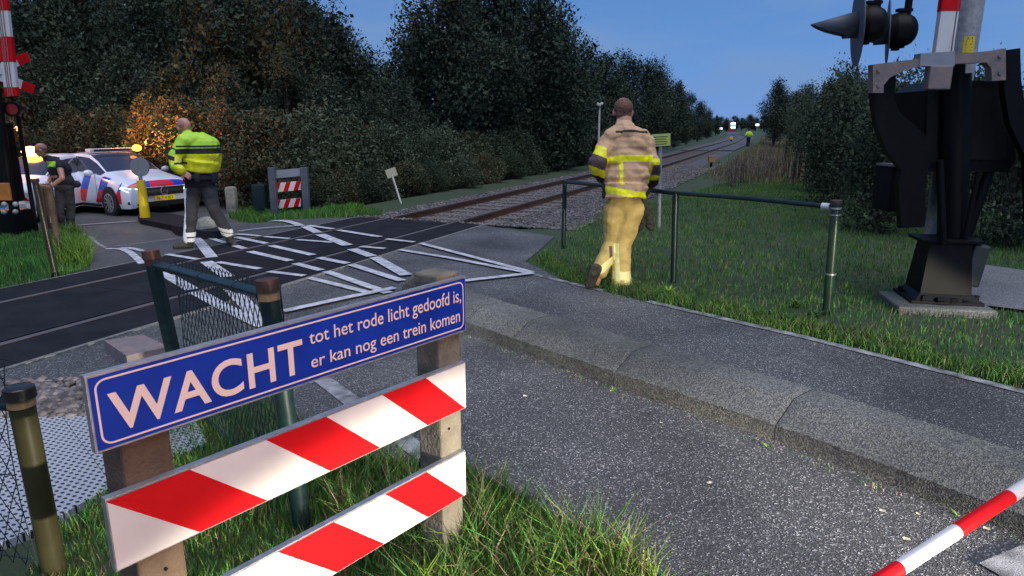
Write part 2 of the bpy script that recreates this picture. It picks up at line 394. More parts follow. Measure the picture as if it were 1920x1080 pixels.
S([(443,448),(500,460)],.12); S([(508,464),(587,482)],.13); S([(597,487),(652,498)],.13); S([(658,500),(754,531)],.13)
S([(443,442),(488,446)],.11); S([(496,447),(543,451)],.11); S([(557,453),(624,458)],.11); S([(676,466),(722,470)],.11); S([(748,472),(840,487),(990,516)],.11)
S([(508,417),(565,427)],.16); S([(572,428),(597,440)],.2); S([(600,443),(652,464)],.22); S([(660,471),(698,485)],.2); S([(703,487),(762,521)],.2)
S([(578,426),(625,433)],.13); S([(634,435),(713,448)],.13); S([(724,452),(777,458)],.11); S([(788,460),(998,516)],.11)
S([(447,437),(477,433),(567,426)],.08)
S([(531,590),(640,566),(740,545)],.12); S([(870,532),(1000,517)],.12)
S([(143,425),(257,417)],.07); S([(217,465),(330,452)],.05)
sheet_o=sheet('road_markings',mk,.0245,'paint')
mk=[]; S([(600,712),(800,862)],.14); sheet('lane_line',mk,.018,'paint_worn')
mk=[]; S([(168,445),(199,466)],.07); S([(1004,518),(1060,531),(1130,548)],.09);S([(1215,568),(1300,588),(1500,634),(1925,741)],.10); S([(1870,1085),(1960,1045)],.2)
sheet('path_edge_line',mk,.018,'paint_worn')
# ------------------------------------------------------------------ kerb
KP=[G0(*p) for p in ((745,570),(870,625),(960,658),(1151,726),(1451,830),(1925,1014),(2500,1238))]
KL=['near end','second','third','fourth','fifth','nearest']
klab=['concrete kerb block at the far end of the kerb, behind the blue sign','short concrete kerb block just right of the blue sign','concrete kerb block in front of the firefighter\'s path, third from its far end','long concrete kerb block between two joints left of the cracked mossy joint','long concrete kerb block right of the mossy joint, running to the right edge','concrete kerb block at the lower right corner of the road']
prof=[(0,-.05),(0,.104),(.010,.110),(.085,.152),(.165,.198),(.178,.204),(.29,.206),(.405,.204),(.425,.19),(.46,-.05)]
for i in range(len(KP)-1):
    a,b=KP[i],KP[i+1]; L=(b-a).length; d=(b-a)/L
    def nrm(k):
        k=max(0,min(len(KP)-2,k)); e=(KP[k+1]-KP[k]).normalized(); return Vector((-e.y,e.x,0))
    na=(nrm(i-1)+nrm(i)).normalized(); nb=(nrm(i)+nrm(i+1)).normalized()
    nseg=max(6,int(L/.03)); vs=[];fs=[]
    for j in range(nseg+1):
        t=j/nseg; gap=.003; p=a+d*(gap+(L-2*gap)*t); n=na.lerp(nb,t)
        if i==0: edge=0
        for k,(u,z) in enumerate(prof):
            jit=mnoise.noise(Vector((p.x*6+u*9,p.y*6,z*9)))*.004+mnoise.noise(Vector((p.x*31,p.y*31,k)))*.006
            endk=.0 if 0<j<nseg else -.004
            uu=u+jit*(1 if z>0 else 0); zz=z+(jit*.8+endk)*(1 if z>0 else 0)
            if i==0: zz=zz*min(1,(.25+t*2)) if z>0 else zz
            vs.append(p+n*uu+Vector((0,0,zz)))
    m_=len(prof)
    for j in range(nseg):
        for k in range(m_-1): fs.append((j*m_+k,j*m_+k+1,(j+1)*m_+k+1,(j+1)*m_+k))
    fs.append(tuple(range(m_))); fs.append(tuple(nseg*m_+k for k in range(m_))[::-1])
    g=MB(); g.add(vs,fs); o=g.build('kerb_block','kerb_concrete',smooth=True); o.data.set_sharp_from_angle(angle=math.radians(24)); tag(o,klab[i],'kerb','large kerb blocks between road and cycle path')
# block behind the sign and slab by the deck
g=MB(); c=G0(782,548); g.prism([c+Vector(p) for p in ((-.17,-.12,-.05),(.2,-.12,-.05),(.14,-.12,.16),(.02,-.12,.2),(-.12,-.12,.1))],(0.02,.32,0)); 
o=g.build('kerb_end_stone','kerb_concrete'); tag(o,'mossy kerb end stone peeping over the blue sign beside its dark right post','kerb stone')
c=G0(255,688); g=MB(); g.prism([G0(x,y,.012) for x,y in ((198,660),(270,648),(320,672),(240,690))],(0,0,.09)); o=g.build('concrete_slab','patina'); tag(o,'small purplish concrete slab lying beside the crossing, behind the blue sign','slab')
# ------------------------------------------------------------------ railway
rw=empty('railway_track',(*xy(12,6.25),0),'rusty single railway track running from the crossing to the distant train','railway track')
def railpts(d0):
    L=[]; s=10.1
    while s<330:
        dd=dc(s)-6.25+d0; x,y=xy(s,dd); L.append((x,y,H(x,y))); s+=1.0 if s<60 else 5
    return L
def zr(s): 
    x,y=xy(s,dc(s)); return H(x,y)
for nm,d0 in (('near',RN),('far',RF)):
    g=MB(); s=-8.0; prev=None; S_=[]
    while s<330: S_.append(s); s+=1.0 if s<60 else 5
    secs=[(-.065,-.0),(-.065,.015),(-.012,.03),(-.012,.11),(-.036,.12),(-.036,.15),(.036,.15),(.036,.12),(.012,.11),(.012,.03),(.065,.015),(.065,0)]
    vs=[];fs=[];mi=[]
    for s in S_:
        base=-.135 if s<11 else zr(s)-.0
        dd=dc(s)-6.25+d0
        for u,z in secs:
            x,y=xy(s,dd+u); vs.append((x,y,base+z+(.004)))
    m_=len(secs)
    for j in range(len(S_)-1):
        for k in range(m_): 
            fs.append((j*m_+k,j*m_+(k+1)%m_,(j+1)*m_+(k+1)%m_,(j+1)*m_+k)); mi.append(1 if k==5 else 0)
    g.v=vs; g.f=fs; g.m=mi; g.build('rail',['rail_steel','rail_top'],rw)
slp=[]; s=10.9
while s<300: slp.append(s); s+=.62 if s<120 else .9
g=MB(); sm=None
for i,s in enumerate(slp):
    d0=dc(s); z=zr(s)+.02
    def sl(gg):
        P=[xy(s-.13,d0-1.15),xy(s+.13,d0-1.15),xy(s+.13,d0+1.15),xy(s-.13,d0+1.15)]
        gg.prism([(x,y,z-.1) for x,y in P],(0,0,.105))
    if i<99:
        gg=MB(); sl(gg); gg.build('sleeper','sleeper',rw)
    else: sl(g)
o=g.build('sleeper','sleeper',rw); o['kind']='stuff'
# ballast sheet
bp=[]
ss=[10.3,12,14,17,20,25,32,40,50,60,70,85,100,120,150,190,240,300]
rt=[xy(s,dc(s)-(2.0 if s<12.1 else (2.7 if s<22 else 2.0))) for s in ss]; lf=[xy(s,dc(s)+1.75) for s in ss]
sheet('ballast_bed',[rt[:9]+lf[:9][::-1]],.004,'ballast')
g=MB()
for i in range(8,len(ss)-1):
    q=[(*p,H(*p)+.06) for p in (rt[i],rt[i+1],lf[i+1],lf[i])]; g.add(q,[(0,1,2,3)])
o=g.build('ballast_bed','ballast'); o['kind']='structure'
# loose stones
def stones(name,pts,r0,r1,label,matn='stone'):
    ico=bmesh.new(); bmesh.ops.create_icosphere(ico,subdivisions=1,radius=1); ico.verts.index_update()
    bv=np.array([v.co[:] for v in ico.verts]); bf=np.array([[v.index for v in f.verts] for f in ico.faces]); ico.free()
    N=len(pts); sc=rng.uniform(r0,r1,(N,1,1))*np.array([1,1,.65])*rng.uniform(.65,1.3,(N,1,3))
    V=bv[None]*sc*rng.uniform(.75,1.2,(N,len(bv),1)); a=rng.uniform(0,6.28,N); c,s_=np.cos(a),np.sin(a)
    X=V[...,0]*c[:,None]-V[...,1]*s_[:,None]; Y=V[...,0]*s_[:,None]+V[...,1]*c[:,None]
    V=np.stack([X,Y,V[...,2]],-1)+np.array(pts)[:,None,:]
    Fc=(bf[None]+ (np.arange(N)*len(bv))[:,None,None]).ravel()
    o=npmesh(name,V.reshape(-1,3),Fc,3,matn); tag(o,label,'gravel',kind='stuff'); return o
P=[]
while len(P)<14000:
    s=10.35+21*random.random()**1.4; q=random.uniform(-2.9,1.75)
    if s<11.4 and q>-1.2: 
        if random.random()<.6: continue
    x,y=xy(s,dc(s)+q); P.append((x,y,H(x,y)+.005+random.random()*.012))
stones('ballast_stones',P,.018,.038,'loose grey ballast stones around the sleepers beside the crossing')
P=[]
for i in range(700):
    p=G0(random.uniform(10,300),random.uniform(722,790)); P.append((p.x,p.y,.02+random.random()*.02))
stones('cobble_stones',P,.022,.045,'pale rounded stones between the perforated mats and the crossing')
# perforated walking mats on the left
for k,(q,lb) in enumerate(((((119,792),(180,750),(330,732),(390,840),(214,923)),'grey perforated anti-trespass mat right of the nearest fence post'),(((-200,800),(60,778),(118,792),(213,924),(60,1010),(-200,1115)),'grey perforated anti-trespass mat behind the wire mesh at the left edge'))):
    g=MB(); g.prism([G0(x,y,.0) for x,y in q],(0,0,.035)); o=g.build('perforated_mat','perforated'); tag(o,lb,'ground mat','perforated mats beside the track')
# grey slab path behind barrier machine
g=[G0(x,y)[:2] for x,y in ((1800,572),(1842,500),(1925,512),(2100,540),(2200,620),(1925,588))]
g_path=g; sheet('gravel_path',[g],.03,'pale_gravel')
# ------------------------------------------------------------------ grass
def grass(name,poly,n,h0,h1,w,mats,label,excl=None,lean=.5,wt=None,curve=1):
    xs=[p[0] for p in poly]; ys=[p[1] for p in poly]; pts=[]
    def inside(x,y,pl):
        c=False; j=len(pl)-1
        for i in range(len(pl)):
            if (pl[i][1]>y)!=(pl[j][1]>y) and x<(pl[j][0]-pl[i][0])*(y-pl[i][1])/(pl[j][1]-pl[i][1])+pl[i][0]: c=not c
            j=i
        return c
    tries=0
    while len(pts)<n and tries<n*25:
        tries+=1
        x=random.uniform(min(xs),max(xs)); y=random.uniform(min(ys),max(ys))
        if not inside(x,y,poly): continue
        if excl and inside(x,y,excl): continue
        dn=mnoise.noise(Vector((x*2.1,y*2.1,3)))*.5+.5
        if random.random()>.35+dn: continue
        pts.append((x,y,H(x,y)))
    P=np.array(pts); N=len(P)
    clump=np.array([mnoise.noise(Vector((p[0]*3.3,p[1]*3.3,0)))*.6+.9 for p in pts])
    h=rng.uniform(h0,h1,N)*clump; a=rng.uniform(0,2*math.pi,N); b=rng.uniform(0,2*math.pi,N); ln=rng.uniform(.1,1,N)*lean*h
    wx=np.stack([np.cos(a),np.sin(a),np.zeros(N)],1)*(w*rng.uniform(.6,1.3,N)[:,None]); lx=np.stack([np.cos(b),np.sin(b),np.zeros(N)],1)*ln[:,None]; up=np.zeros((N,3)); up[:,2]=h
    V=np.stack([P-wx,P+wx,P+up*.55+lx*.3+wx*.8,P+up*.55+lx*.3-wx*.8,P+up*.92+lx,P+up*.92+lx+wx*.05],1)
    base=(np.arange(N)*6)[:,None]
    Fc=np.concatenate([base+np.array([0,1,2,3]),base+np.array([3,2,5,4])],1).ravel()
    mi=np.repeat(rng.choice(3,N,p=wt) if isinstance(wt,list) else (rng.random(N)<(wt if wt is not None else .3)).astype(int),2)
    o=npmesh(name,V.reshape(-1,3),Fc,4,mats,midx=mi); tag(o,label,'grass',kind='stuff'); return o
GP=pg([(1225,1095),(1150,1035),(1060,990),(960,930),(880,888),(800,880),(720,870),(640,852),(560,795),(510,748),(430,735),(330,780),(230,900),(120,1000),(40,1090)])+[(-1.6,1.3),(-1.2,.7),(.45,.9),(.5,1.6)]
grass('grass',GP,46000,.03,.105,.0026,['grass','grass_light','grass_dry'],'dense green grass around the foot of the blue warning sign',wt=[.5,.38,.12])
GP2=pg([(560,800),(700,880),(880,900),(960,940),(1060,1000),(1180,1060),(1230,1090)])+[(.5,1.5),(-.1,1.7),(-.6,2.3)]
grass('grass',GP2,5200,.12,.26,.0035,['grass_light','grass','grass_dry'],'tall yellow green grass tufts between the sign and the asphalt',wt=[.5,.3,.2],lean=.9)  # mostly paler, yellower blades in this patch
# verge behind the fence on the right
GV=pg([(1010,478),(985,492),(1060,532),(1200,568),(1500,634),(1920,738)])+[(5.5,3.2),(8,5),(9,8.5),(9.5,20)]+pg([(1420,330),(1330,352),(1230,380),(1130,395),(1065,440)])
grass('grass',GV,85000,.03,.09,.004,['grass','grass_light','grass_dry'],'short dark green verge grass behind the green railing',excl=[tuple(p) for p in g_path],wt=[.5,.4,.1])
GE=[]
e=[G0(x,y) for x,y in ((1005,488),(1060,528),(1200,562),(1500,628),(1920,730),(2050,762))]
GE=[tuple(p[:2]) for p in e]+[(p.x+.16,p.y+.34) for p in e[::-1]]
grass('grass',GE,12000,.035,.125,.0035,['grass_light','grass','grass_dry'],'bright ragged grass fringe along the edge of the cycle path',wt=[.45,.4,.15],lean=.8)
GL=pg([(-60,430),(60,437),(118,436),(150,445),(170,500),(110,522),(-60,560)])
grass('grass',GL,16000,.05,.15,.005,['grass','grass_light'],'grass clump left of the crossing beneath the leaning dark posts',wt=.2)
GL2=pg([(112,440),(150,445),(172,490),(165,500),(110,500)])
grass('grass',GL2,5000,.15,.38,.006,['grass_light','grass'],'bright yellow green tall tuft at the feet of the dark officer',wt=.2,lean=.7)
GF=pg([(430,411),(560,413),(650,410),(705,406),(720,402),(640,391),(560,386),(430,385)])
grass('grass',GF,14000,.06,.18,.008,['grass','grass_light'],'strip of green grass under the far striped sign',wt=.4)
GD=[xy(s,dc(s)-q) for s,q in ((22,3.2),(30,3.0),(45,2.8),(70,2.8),(110,3),(110,6),(70,6.5),(45,7.0),(30,6.5),(22,6))]
grass('grass',GD,32000,.06,.28,.009,['grass_dry','grass'],'dry brown grass and faded weeds on the verge right of the track',wt=.15)
# small plants: broad leaf weeds
def weed(p,r,n,label,matn='grass_light',up=.5):
    g=MB(); p=Vector(p); n=int(n*1.5); r=r*(.62 if 'kerb' in label else .9)
    for i in range(n):
        a=random.uniform(0,6.28); el=random.uniform(.25,1.2)*up*1.6; L=r*random.uniform(.6,1.1); d=Vector((math.cos(a)*math.cos(el),math.sin(a)*math.cos(el),math.sin(el))); w=Vector((-math.sin(a),math.cos(a),0))*L*.085
        m1=p+d*L*.5+Vector((0,0,.02*L)); t=p+d*L-Vector((0,0,L*.18))
        g.add([p-w*.3,p+w*.3,m1+w,m1-w,t],[(0,1,2,3),(3,2,4)])
    o=g.build('weed_plant',matn,fix=False); tag(o,label,'weed','broad leaved weeds'); return o
weed(G(1252,553,.0),.17,26,'bright green broad leaved weed at the path edge below the middle fence post')
weed(G(1440,842),.10,14,'little weed growing at the kerb foot below the mossy joint')
weed(G(1150,735),.09,12,'little weed growing at the kerb foot, below the joint left of the mossy one')
weed(G(1800,975),.12,9,'sparse twiggy weed at the kerb foot above the striped ribbon')
weed((.33,1.72,0),.20,22,'large leafy weed at the lower edge of the tall grass by the asphalt')
weed((-.42,2.2,0),.16,16,'leafy weed in the grass below the lower striped board')
weed(G(1495,575),.16,18,'leafy weed just left of the silver banded fence post')
weed(G(1530,592),.13,14,'leafy weed at the foot of the silver banded fence post',matn='grass')
GK=[]
kp=[p+Vector((-.02,-.02,0)) for p in KP[1:]]
GK=[tuple(p[:2]) for p in kp]+[(p.x-.045,p.y-.05) for p in kp[::-1]]
grass('grass',GK,900,.01,.04,.0025,['grass_dry','grass'],'sparse dry moss and grass along the foot of the kerb',wt=.5)
# leaf litter
P=[G(x,y,.02)[:] for x,y in ((1655,957),(1722,963),(1240,792),(1395,745),(1640,797),(1330,905),(1700,1010),(1115,665),(985,742),(1850,990))]
g=MB()
for p in P:
    a=random.uniform(0,6.28); r=random.uniform(.008,.016); p=Vector(p)
    g.add([p+Vector((math.cos(a+t)*r,math.sin(a+t)*r,.004*math.sin(t*3))) for t in (0,1.2,2.2,3.3,4.4,5.4)],[(0,1,2,3,4,5)])
g.v.append(g.v[0]); g.v.pop()
o=g.build('leaf_litter','cream'); tag(o,'scattered pale fallen leaves and scraps on the asphalt','leaf litter',kind='stuff')
# ================================================================== FRONT WARNING SIGN
PL=Vector((-.892,1.338,0)); PR=Vector((-.165,2.32,0)); PD=(PR-PL).normalized(); PB=Vector((-PD.y,PD.x,0))   # PB points away from the viewer
def PP(px,py):
    r=Vector(ray(px,py)); o=Vector((0,0,CH)); t=(PL-o).dot(PB)/r.dot(PB); return o+r*t
def pu(p): return (p-PL).dot(PD)
class Board:
    def __init__(s,tl,tr,br,bl):
        s.u0=(pu(PP(*tl))+pu(PP(*bl)))/2; s.u1=(pu(PP(*tr))+pu(PP(*br)))/2
        s.z=[PP(*tl).z,PP(*tr).z,PP(*br).z,PP(*bl).z]
    def P(s,u,v,off=0):
        t=s.z[0]+(s.z[1]-s.z[0])*u; b=s.z[3]+(s.z[2]-s.z[3])*u
        q=PL+PD*(s.u0+(s.u1-s.u0)*u)-PB*off; return Vector((q.x,q.y,b+(t-b)*v))
    def uv(s,px,py):
        p=PP(px,py); u=(pu(p)-s.u0)/(s.u1-s.u0); t=s.z[0]+(s.z[1]-s.z[0])*u; b=s.z[3]+(s.z[2]-s.z[3])*u
        return u,(p.z-b)/(t-b)
    def slab(s,g,th=.018,mi=0):
        c=[s.P(0,0),s.P(1,0),s.P(1,1),s.P(0,1)]; g.prism(c,PB*th,mi)
sign=empty('warning_sign',(PL+PR)*.5+PB*.09,'large blue warning sign above two red and white striped boards, nearest the viewer','warning sign','crossing warning signs')
bl=Board((152,708),(873,517),(873,620),(185,850))
g=MB(); bl.slab(g); panel=g.build('sign_panel',['alu'],sign)
g=MB(); g.add([bl.P(.004,.03,.0015),bl.P(.996,.03,.0015),bl.P(.997,.965,.0015),bl.P(.004,.965,.0015)],[(0,1,2,3)]); g.build('blue_face','blue',panel)
# white border line with rounded corners
g=MB(); asp=1.22/.185
def rr(ins,rad,n=6):
    w,h=asp-2*ins,1-2*ins; P=[]
    for cx,cy,a0 in ((asp-ins-rad,1-ins-rad,0),(ins+rad,1-ins-rad,90),(ins+rad,ins+rad,180),(asp-ins-rad,ins+rad,270)):
        for k in range(n+1):
            a=math.radians(a0+90*k/n); P.append(((cx+rad*math.cos(a))/asp,cy+rad*math.sin(a)))
    return P
a=rr(.075,.13); b=rr(.100,.105); n=len(a)
g.add([bl.P(u,v,.003) for u,v in a]+[bl.P(u,v,.003) for u,v in b],[(i,(i+1)%n,(i+1)%n+n,i+n) for i in range(n)])
g.build('border_line','letter_warm_lit',panel)
def textmesh(txt,off=0.0,space=1.0):
    c=bpy.data.curves.new('t','FONT'); c.body=txt; c.offset=off; c.resolution_u=6; c.space_character=space
    o=bpy.data.objects.new('t',c); COL.objects.link(o); bpy.context.view_layer.update()
    me=bpy.data.meshes.new_from_object(o.evaluated_get(bpy.context.evaluated_depsgraph_get()))
    v=[(p.co.x,p.co.y) for p in me.vertices]; f=[tuple(p.vertices) for p in me.polygons]
    bpy.data.objects.remove(o); bpy.data.curves.remove(c); bpy.data.meshes.remove(me); return v,f
def put(txt,brd,p0,p1,base0,top0,base1,top1,off,name,matn,ysc=None,space=1.0):
    """p0..p1: pixel u range; base/top pixels at both ends give the line's base and ascender height"""
    v,f=textmesh(txt,off,space); xs=[a for a,_ in v]; x0,x1=min(xs),max(xs); ym=max(b for _,b in v)
    u0=brd.uv(*p0)[0]; u1=brd.uv(*p1)[0]; vb0=brd.uv(*base0)[1]; vt0=brd.uv(*top0)[1]; vb1=brd.uv(*base1)[1]; vt1=brd.uv(*top1)[1]
    out=[]
    for x,y in v:
        t=(x-x0)/(x1-x0); vb=vb0+(vb1-vb0)*t; vt=vt0+(vt1-vt0)*t
        out.append(brd.P(u0+(u1-u0)*t,vb+(vt-vb)*y/ym,.0035))
    g=MB(); g.add(out,f); return g.build(name,matn,panel,fix=False)
put('WACHT',bl,(199,740),(565,640),(232,803),(215,733),(547,702),(540,641),.018,'lettering','letter_warm_lit',space=1.06)
put('tot het rode licht gedoofd is,',bl,(578,630),(863,556),(628,631),(621,609),(858,566),(853,543),.006,'lettering','letter_warm_lit')
put('er kan nog een trein komen',bl,(582,680),(861,594),(616,679),(614,657),(858,603),(858,580),.006,'lettering','letter_warm_lit')
# striped boards
def striped(tl,tr,br,bl_,bounds,startred,name='striped_board'):
    B=Board(tl,tr,br,bl_); g=MB(); B.slab(g,.02); o=g.build(name,'alu',sign)
    edges=[((0,0),(0,1))]
    T=[(B.uv(*a)[0],B.uv(*b)[0]) for a,b in bounds]   # u at top, u at bottom of each colour boundary
    ts=T+[]
    step=(T[-1][0]-T[0][0])/(len(T)-1); sh=sum(b-a for a,b in T)/len(T)
    allb=[]; k=0
    first=T[0][0]; last=T[-1][0]
    L=[(first-(i+1)*step) for i in range(8)][::-1]+[t for t,_ in T]+[last+(i+1)*step for i in range(6)]
    idx0=8
    gw,gr=MB(),MB()
    for i in range(len(L)-1):
        a,b=L[i],L[i+1]; red=((i-idx0)%2==0)==startred
        poly=[(a,1),(b,1),(b+sh,0),(a+sh,0)]
        # clip to 0..1 in u
        def clip(P,lo,s):
            out=[]
            for j in range(len(P)):
                p,q=P[j],P[(j+1)%len(P)]; ip=s*(p[0]-lo)>=0; iq=s*(q[0]-lo)>=0
                if ip: out.append(p)
                if ip!=iq: t=(lo-p[0])/(q[0]-p[0]); out.append((lo,p[1]+(q[1]-p[1])*t))
            return out
        poly=clip(poly,.002,1); poly=clip(poly,.998,-1) if poly else poly
        if len(poly)<3: continue
        v=[B.P(u,.02+.95*vv,.002) for u,vv in poly]; (gr if red else gw).add(v,[tuple(range(len(v)))])
    gr.build('red_stripes','red_sheet',o); gw.build('white_stripes','white_sheet',o); return B
b1=striped((197,937),(873,677),(873,765),(218,1073),[((197,937),(370,1003)),((355,879),(501,943)),((498,822),(619,886)),((611,779),(712,844)),((716,738),(800,801)),((798,706),(873,765))],True)
# lower board: its left end lies outside the frame, at the same plane position as the upper one
tlr=PP(873,843).z; k=(PP(873,843).z-PP(430,1080).z)/(pu(PP(873,843))-pu(PP(430,1080))); 
def projp(p):
    z=p.z-CH; d=p.y*math.cos(PIT)-z*math.sin(PIT); u=p.y*math.sin(PIT)+z*math.cos(PIT); return 960+F*p.x/d,540-F*u/d
uL=b1.u0; q=PL+PD*uL; ztl=PP(873,843).z-k*(pu(PP(873,843))-uL); zbl=ztl-.175
tl=projp(Vector((q.x,q.y,ztl))); blp=projp(Vector((q.x,q.y,zbl)))
b2=striped(tl,(873,843),(873,928),blp,[((521,1039),(628,1078)),((626,980),(718,1023)),((722,928),(802,970)),((800,883),(872,929))],True)
# posts, behind the boards
for (u0,zt,colr,lb) in ((pu(PP(232,820)),1.02,'post_brown','brownish left post'),(pu(PP(833,700)),1.155,'concrete_post','grey right post with dark top')):
    u=u0; c=PL+PD*(u+.055)+PB*(.0215+.055)
    R=Matrix(((PD.x,PB.x,0),(PD.y,PB.y,0),(0,0,1)))
    g=MB(); g.box((c.x,c.y,zt/2-.15),(.112,.112,zt+.3),R,bev=.008); o=g.build('post',colr,sign); o['label']=lb
    for zz in (bl.P(.08,.5).z,b1.P(.1,.5).z-.16):
        pass
# bolts seen on the post faces below the boards
g=MB()
for px,py in ((318,1072),(849,806)):
    p=PP(px,py)+PB*.0215; g.cyl(p,p-PB*.006,.0045,n=8)
g.build('bolt','black_metal',sign)
# ================================================================== GREEN TUBE FENCES
def capped_post(g,p,h,r,lean=(0,0)):
    p=Vector(p); t=p+Vector((lean[0],lean[1],h)); g.cyl(p-Vector((0,0,.1)),t,r,n=20); return t
def chain(p0,p1,z0a,z1a,cell,r,parent,ztop0,ztop1,sag=.0,name='wire_mesh',skip=0):
    """diamond mesh between two uprights: p0,p1 (xy), bottoms z0a/z1a, tops ztop0/ztop1"""
    L=(Vector(p1)-Vector(p0)).length; Hh=((ztop0-z0a)+(ztop1-z1a))/2; n=int(L/cell)+1; m_=max(1,int(Hh/cell))
    g=MB(); d=Vector((p1[0]-p0[0],p1[1]-p0[1],0)); nrmv=Vector((-d.y,d.x,0)).normalized()
    def W(u,v):
        u=min(max(u,0),L); t=u/L; zt=ztop0+(ztop1-ztop0)*t; zb=z0a+(z1a-z0a)*t
        wob=mnoise.noise(Vector((u*3,v*3,p0[0])))*.018
        return Vector((p0[0]+d.x*t,p0[1]+d.y*t,zb+(zt-zb)*v/Hh))+nrmv*(wob+sag*math.sin(math.pi*v/Hh))
    cy=Hh/m_
    def zig(k,sgn):
        pts=[]; 
        for j in range(m_*1+1):
            u=k*cell+sgn*(cell/2)*(1 if j%2 else 0)*1; pts.append(W(u,j*cy))
        return pts
    for k in range(0,n+1):
        for sgn in (1,-1):
            pts=zig(k,sgn)
            tw=pts[-1]+Vector((0,0,.018))+nrmv*.006*sgn; pts.append(tw)
            g.tube(pts,r,n=3)
    g.tube([W(L*i/12,Hh*.96) for i in range(13)],r*1.2,n=4); g.tube([W(L*i/12,Hh*.5) for i in range(13)],r*1.1,n=4); g.tube([W(L*i/12,.03) for i in range(13)],r*1.2,n=4)
    return g.build(name,'wire',parent,fix=False)
# left corner fence: post behind the sign (p2) and post further off (p1) joined by a top tube
p2=G0(572,1000); p1=Vector((-1.80,3.55,0)); 
fe=empty('fence_panel',(p2.x,p2.y,0),'dark green fence panel with wire mesh and two brown capped posts behind the blue sign','fence')
for p,tpx,cp in ((p2,(503,545),'cap_brown'),(p1,(285,485),'cap_brown')):
    top=A(tpx[0],tpx[1],p.y+.0); r=.038
    g=MB(); g.cyl(Vector((p.x,p.y,-.1)),top,r,n=20); o=g.build('post','green_paint',fe,smooth=True)
    ax=(top-Vector((p.x,p.y,-.1))).normalized(); g=MB(); g.cyl(top-ax*.0,top+ax*.045,r*1.18,r*1.13,n=20); g.build('post_cap',cp,o,smooth=True)
    g=MB(); g.cyl(top-ax*.035,top-ax*.001,r*1.05,n=20); g.build('collar','band_orange_lit_tube' if p is p2 else 'cap_brown',o,smooth=True)
    if p is p2: t2=top; a2=ax
    else: t1=top; a1=ax
g=MB(); e1=t1-a1*.03; e2=t2-a2*.02
g.tube([e1,e1.lerp(e2,.33),e1.lerp(e2,.66),e2],.0225,n=14); o=g.build('top_tube','green_paint',fe,smooth=True)
dd=(e2-e1).normalized()
for t in (.04,.22,.5,.78,.95):
    g=MB(); q=e1.lerp(e2,t); g.cyl(q-dd*.006,q+dd*.006,.025,n=14); g.build('tube_ring','wire',o,smooth=True)
chain((p1.x+.03,p1.y-.03),(p2.x-.03,p2.y+.03),.12,.12,.05,.0026,fe,e1.z+.02,e2.z+.02)
# nearest post at the left edge, warm light painted into its green; mesh runs left
p0=G0(108,1092); top=A(38,745,p0.y-.02)
fe=empty('fence_panel',(p0.x,p0.y,0),'warm-lit-toned green fence post with glossy black cap and wire mesh at left edge','fence')
g=MB(); g.cyl(Vector((p0.x,p0.y,-.1)),top,.040,n=24); o=g.build('post','green_paint_warm_lit',fe,smooth=True); ax=(top-Vector((p0.x,p0.y,-.1))).normalized()
g=MB(); g.cyl(top,top+ax*.035,.050,.048,n=24); g.ball(top+ax*.036,(.047,.047,.008),nu=20); g.build('post_cap','cap_black',o,smooth=True)
g=MB(); g.cyl(top-ax*.03,top-ax*.001,.043,n=24); g.build('collar','band_orange_lit_tube',o,smooth=True)
e=top-ax*.03; el=e+Vector((-1.2,.25,-.03)); g=MB(); g.tube([e,el],.024,n=12); 
g.build('top_tube','green_paint',fe,smooth=True)
chain((p0.x-.045,p0.y-.02),(p0.x-1.2,p0.y+.2),.08,.1,.055,.0022,fe,.84,.84,sag=.03)
# right railing (pedestrian fence) : posts with thin top tube, three of the row
fr=empty('railing',(*G0(1263,530)[:2],0),'low green tube railing with wire mesh on which the firefighter leans','railing')
tops=[]
for (b,t,r,m_) in (((1056,466),(1059,338),.030,'green_paint'),((1263,530),(1267,362),.032,'green_paint'),((1551,590),(1568,382),.042,'post_green')):
    p=G0(*b); tp=A(t[0],t[1],p.y)
    g=MB(); g.cyl(Vector((p.x,p.y,-.1)),tp,r,n=18); o=g.build('post',m_,fr,smooth=True); tops.append((p,tp))
    if r>.04:
        o['label']='shiny end post with silver bands'
        ax=(tp-p).normalized(); g=MB(); g.cyl(tp-ax*.0,tp+ax*.03,r*1.15,n=18); g.build('post_cap','cap_brown',o,smooth=True)
        g=MB(); g.cyl(tp-ax*.045,tp-ax*.03,r*1.09,n=18); g.cyl(tp-ax*.10,tp-ax*.088,r*1.09,n=18); g.cyl(p.lerp(tp,.37),p.lerp(tp,.385),r*1.09,n=18); g.build('clamp_band','alu',o,smooth=True)
e0=tops[0][1]+Vector((0,0,-.02)); e1=tops[1][1]+Vector((0,0,0)); e2=tops[2][1]+Vector((0,0,-.03))
g=MB(); 
mid1=e0.lerp(e1,.5)+Vector((0,0,.004)); mid2=e1.lerp(e2,.5)+Vector((0,0,.01))
g.tube([e0,mid1,e1],.025,n=12); g.tube([e1,mid2,e2-(e2-e1)*.03],.022,n=12); g.build('top_tube','green_paint',fr,smooth=True)
g=MB(); d=(e2-e1).normalized(); g.cyl(e2-d*.12,e2-d*.05,.03,n=12); g.build('tube_end','boom_white',fr,smooth=True)
chain((tops[0][0].x,tops[0][0].y),(tops[1][0].x,tops[1][0].y),.1,.08,.06,.0009,fr,e0.z-.01,e1.z-.01)
chain((tops[1][0].x,tops[1][0].y),(tops[2][0].x,tops[2][0].y),.1,.08,.06,.0008,fr,e1.z-.01,e2.z-.02)
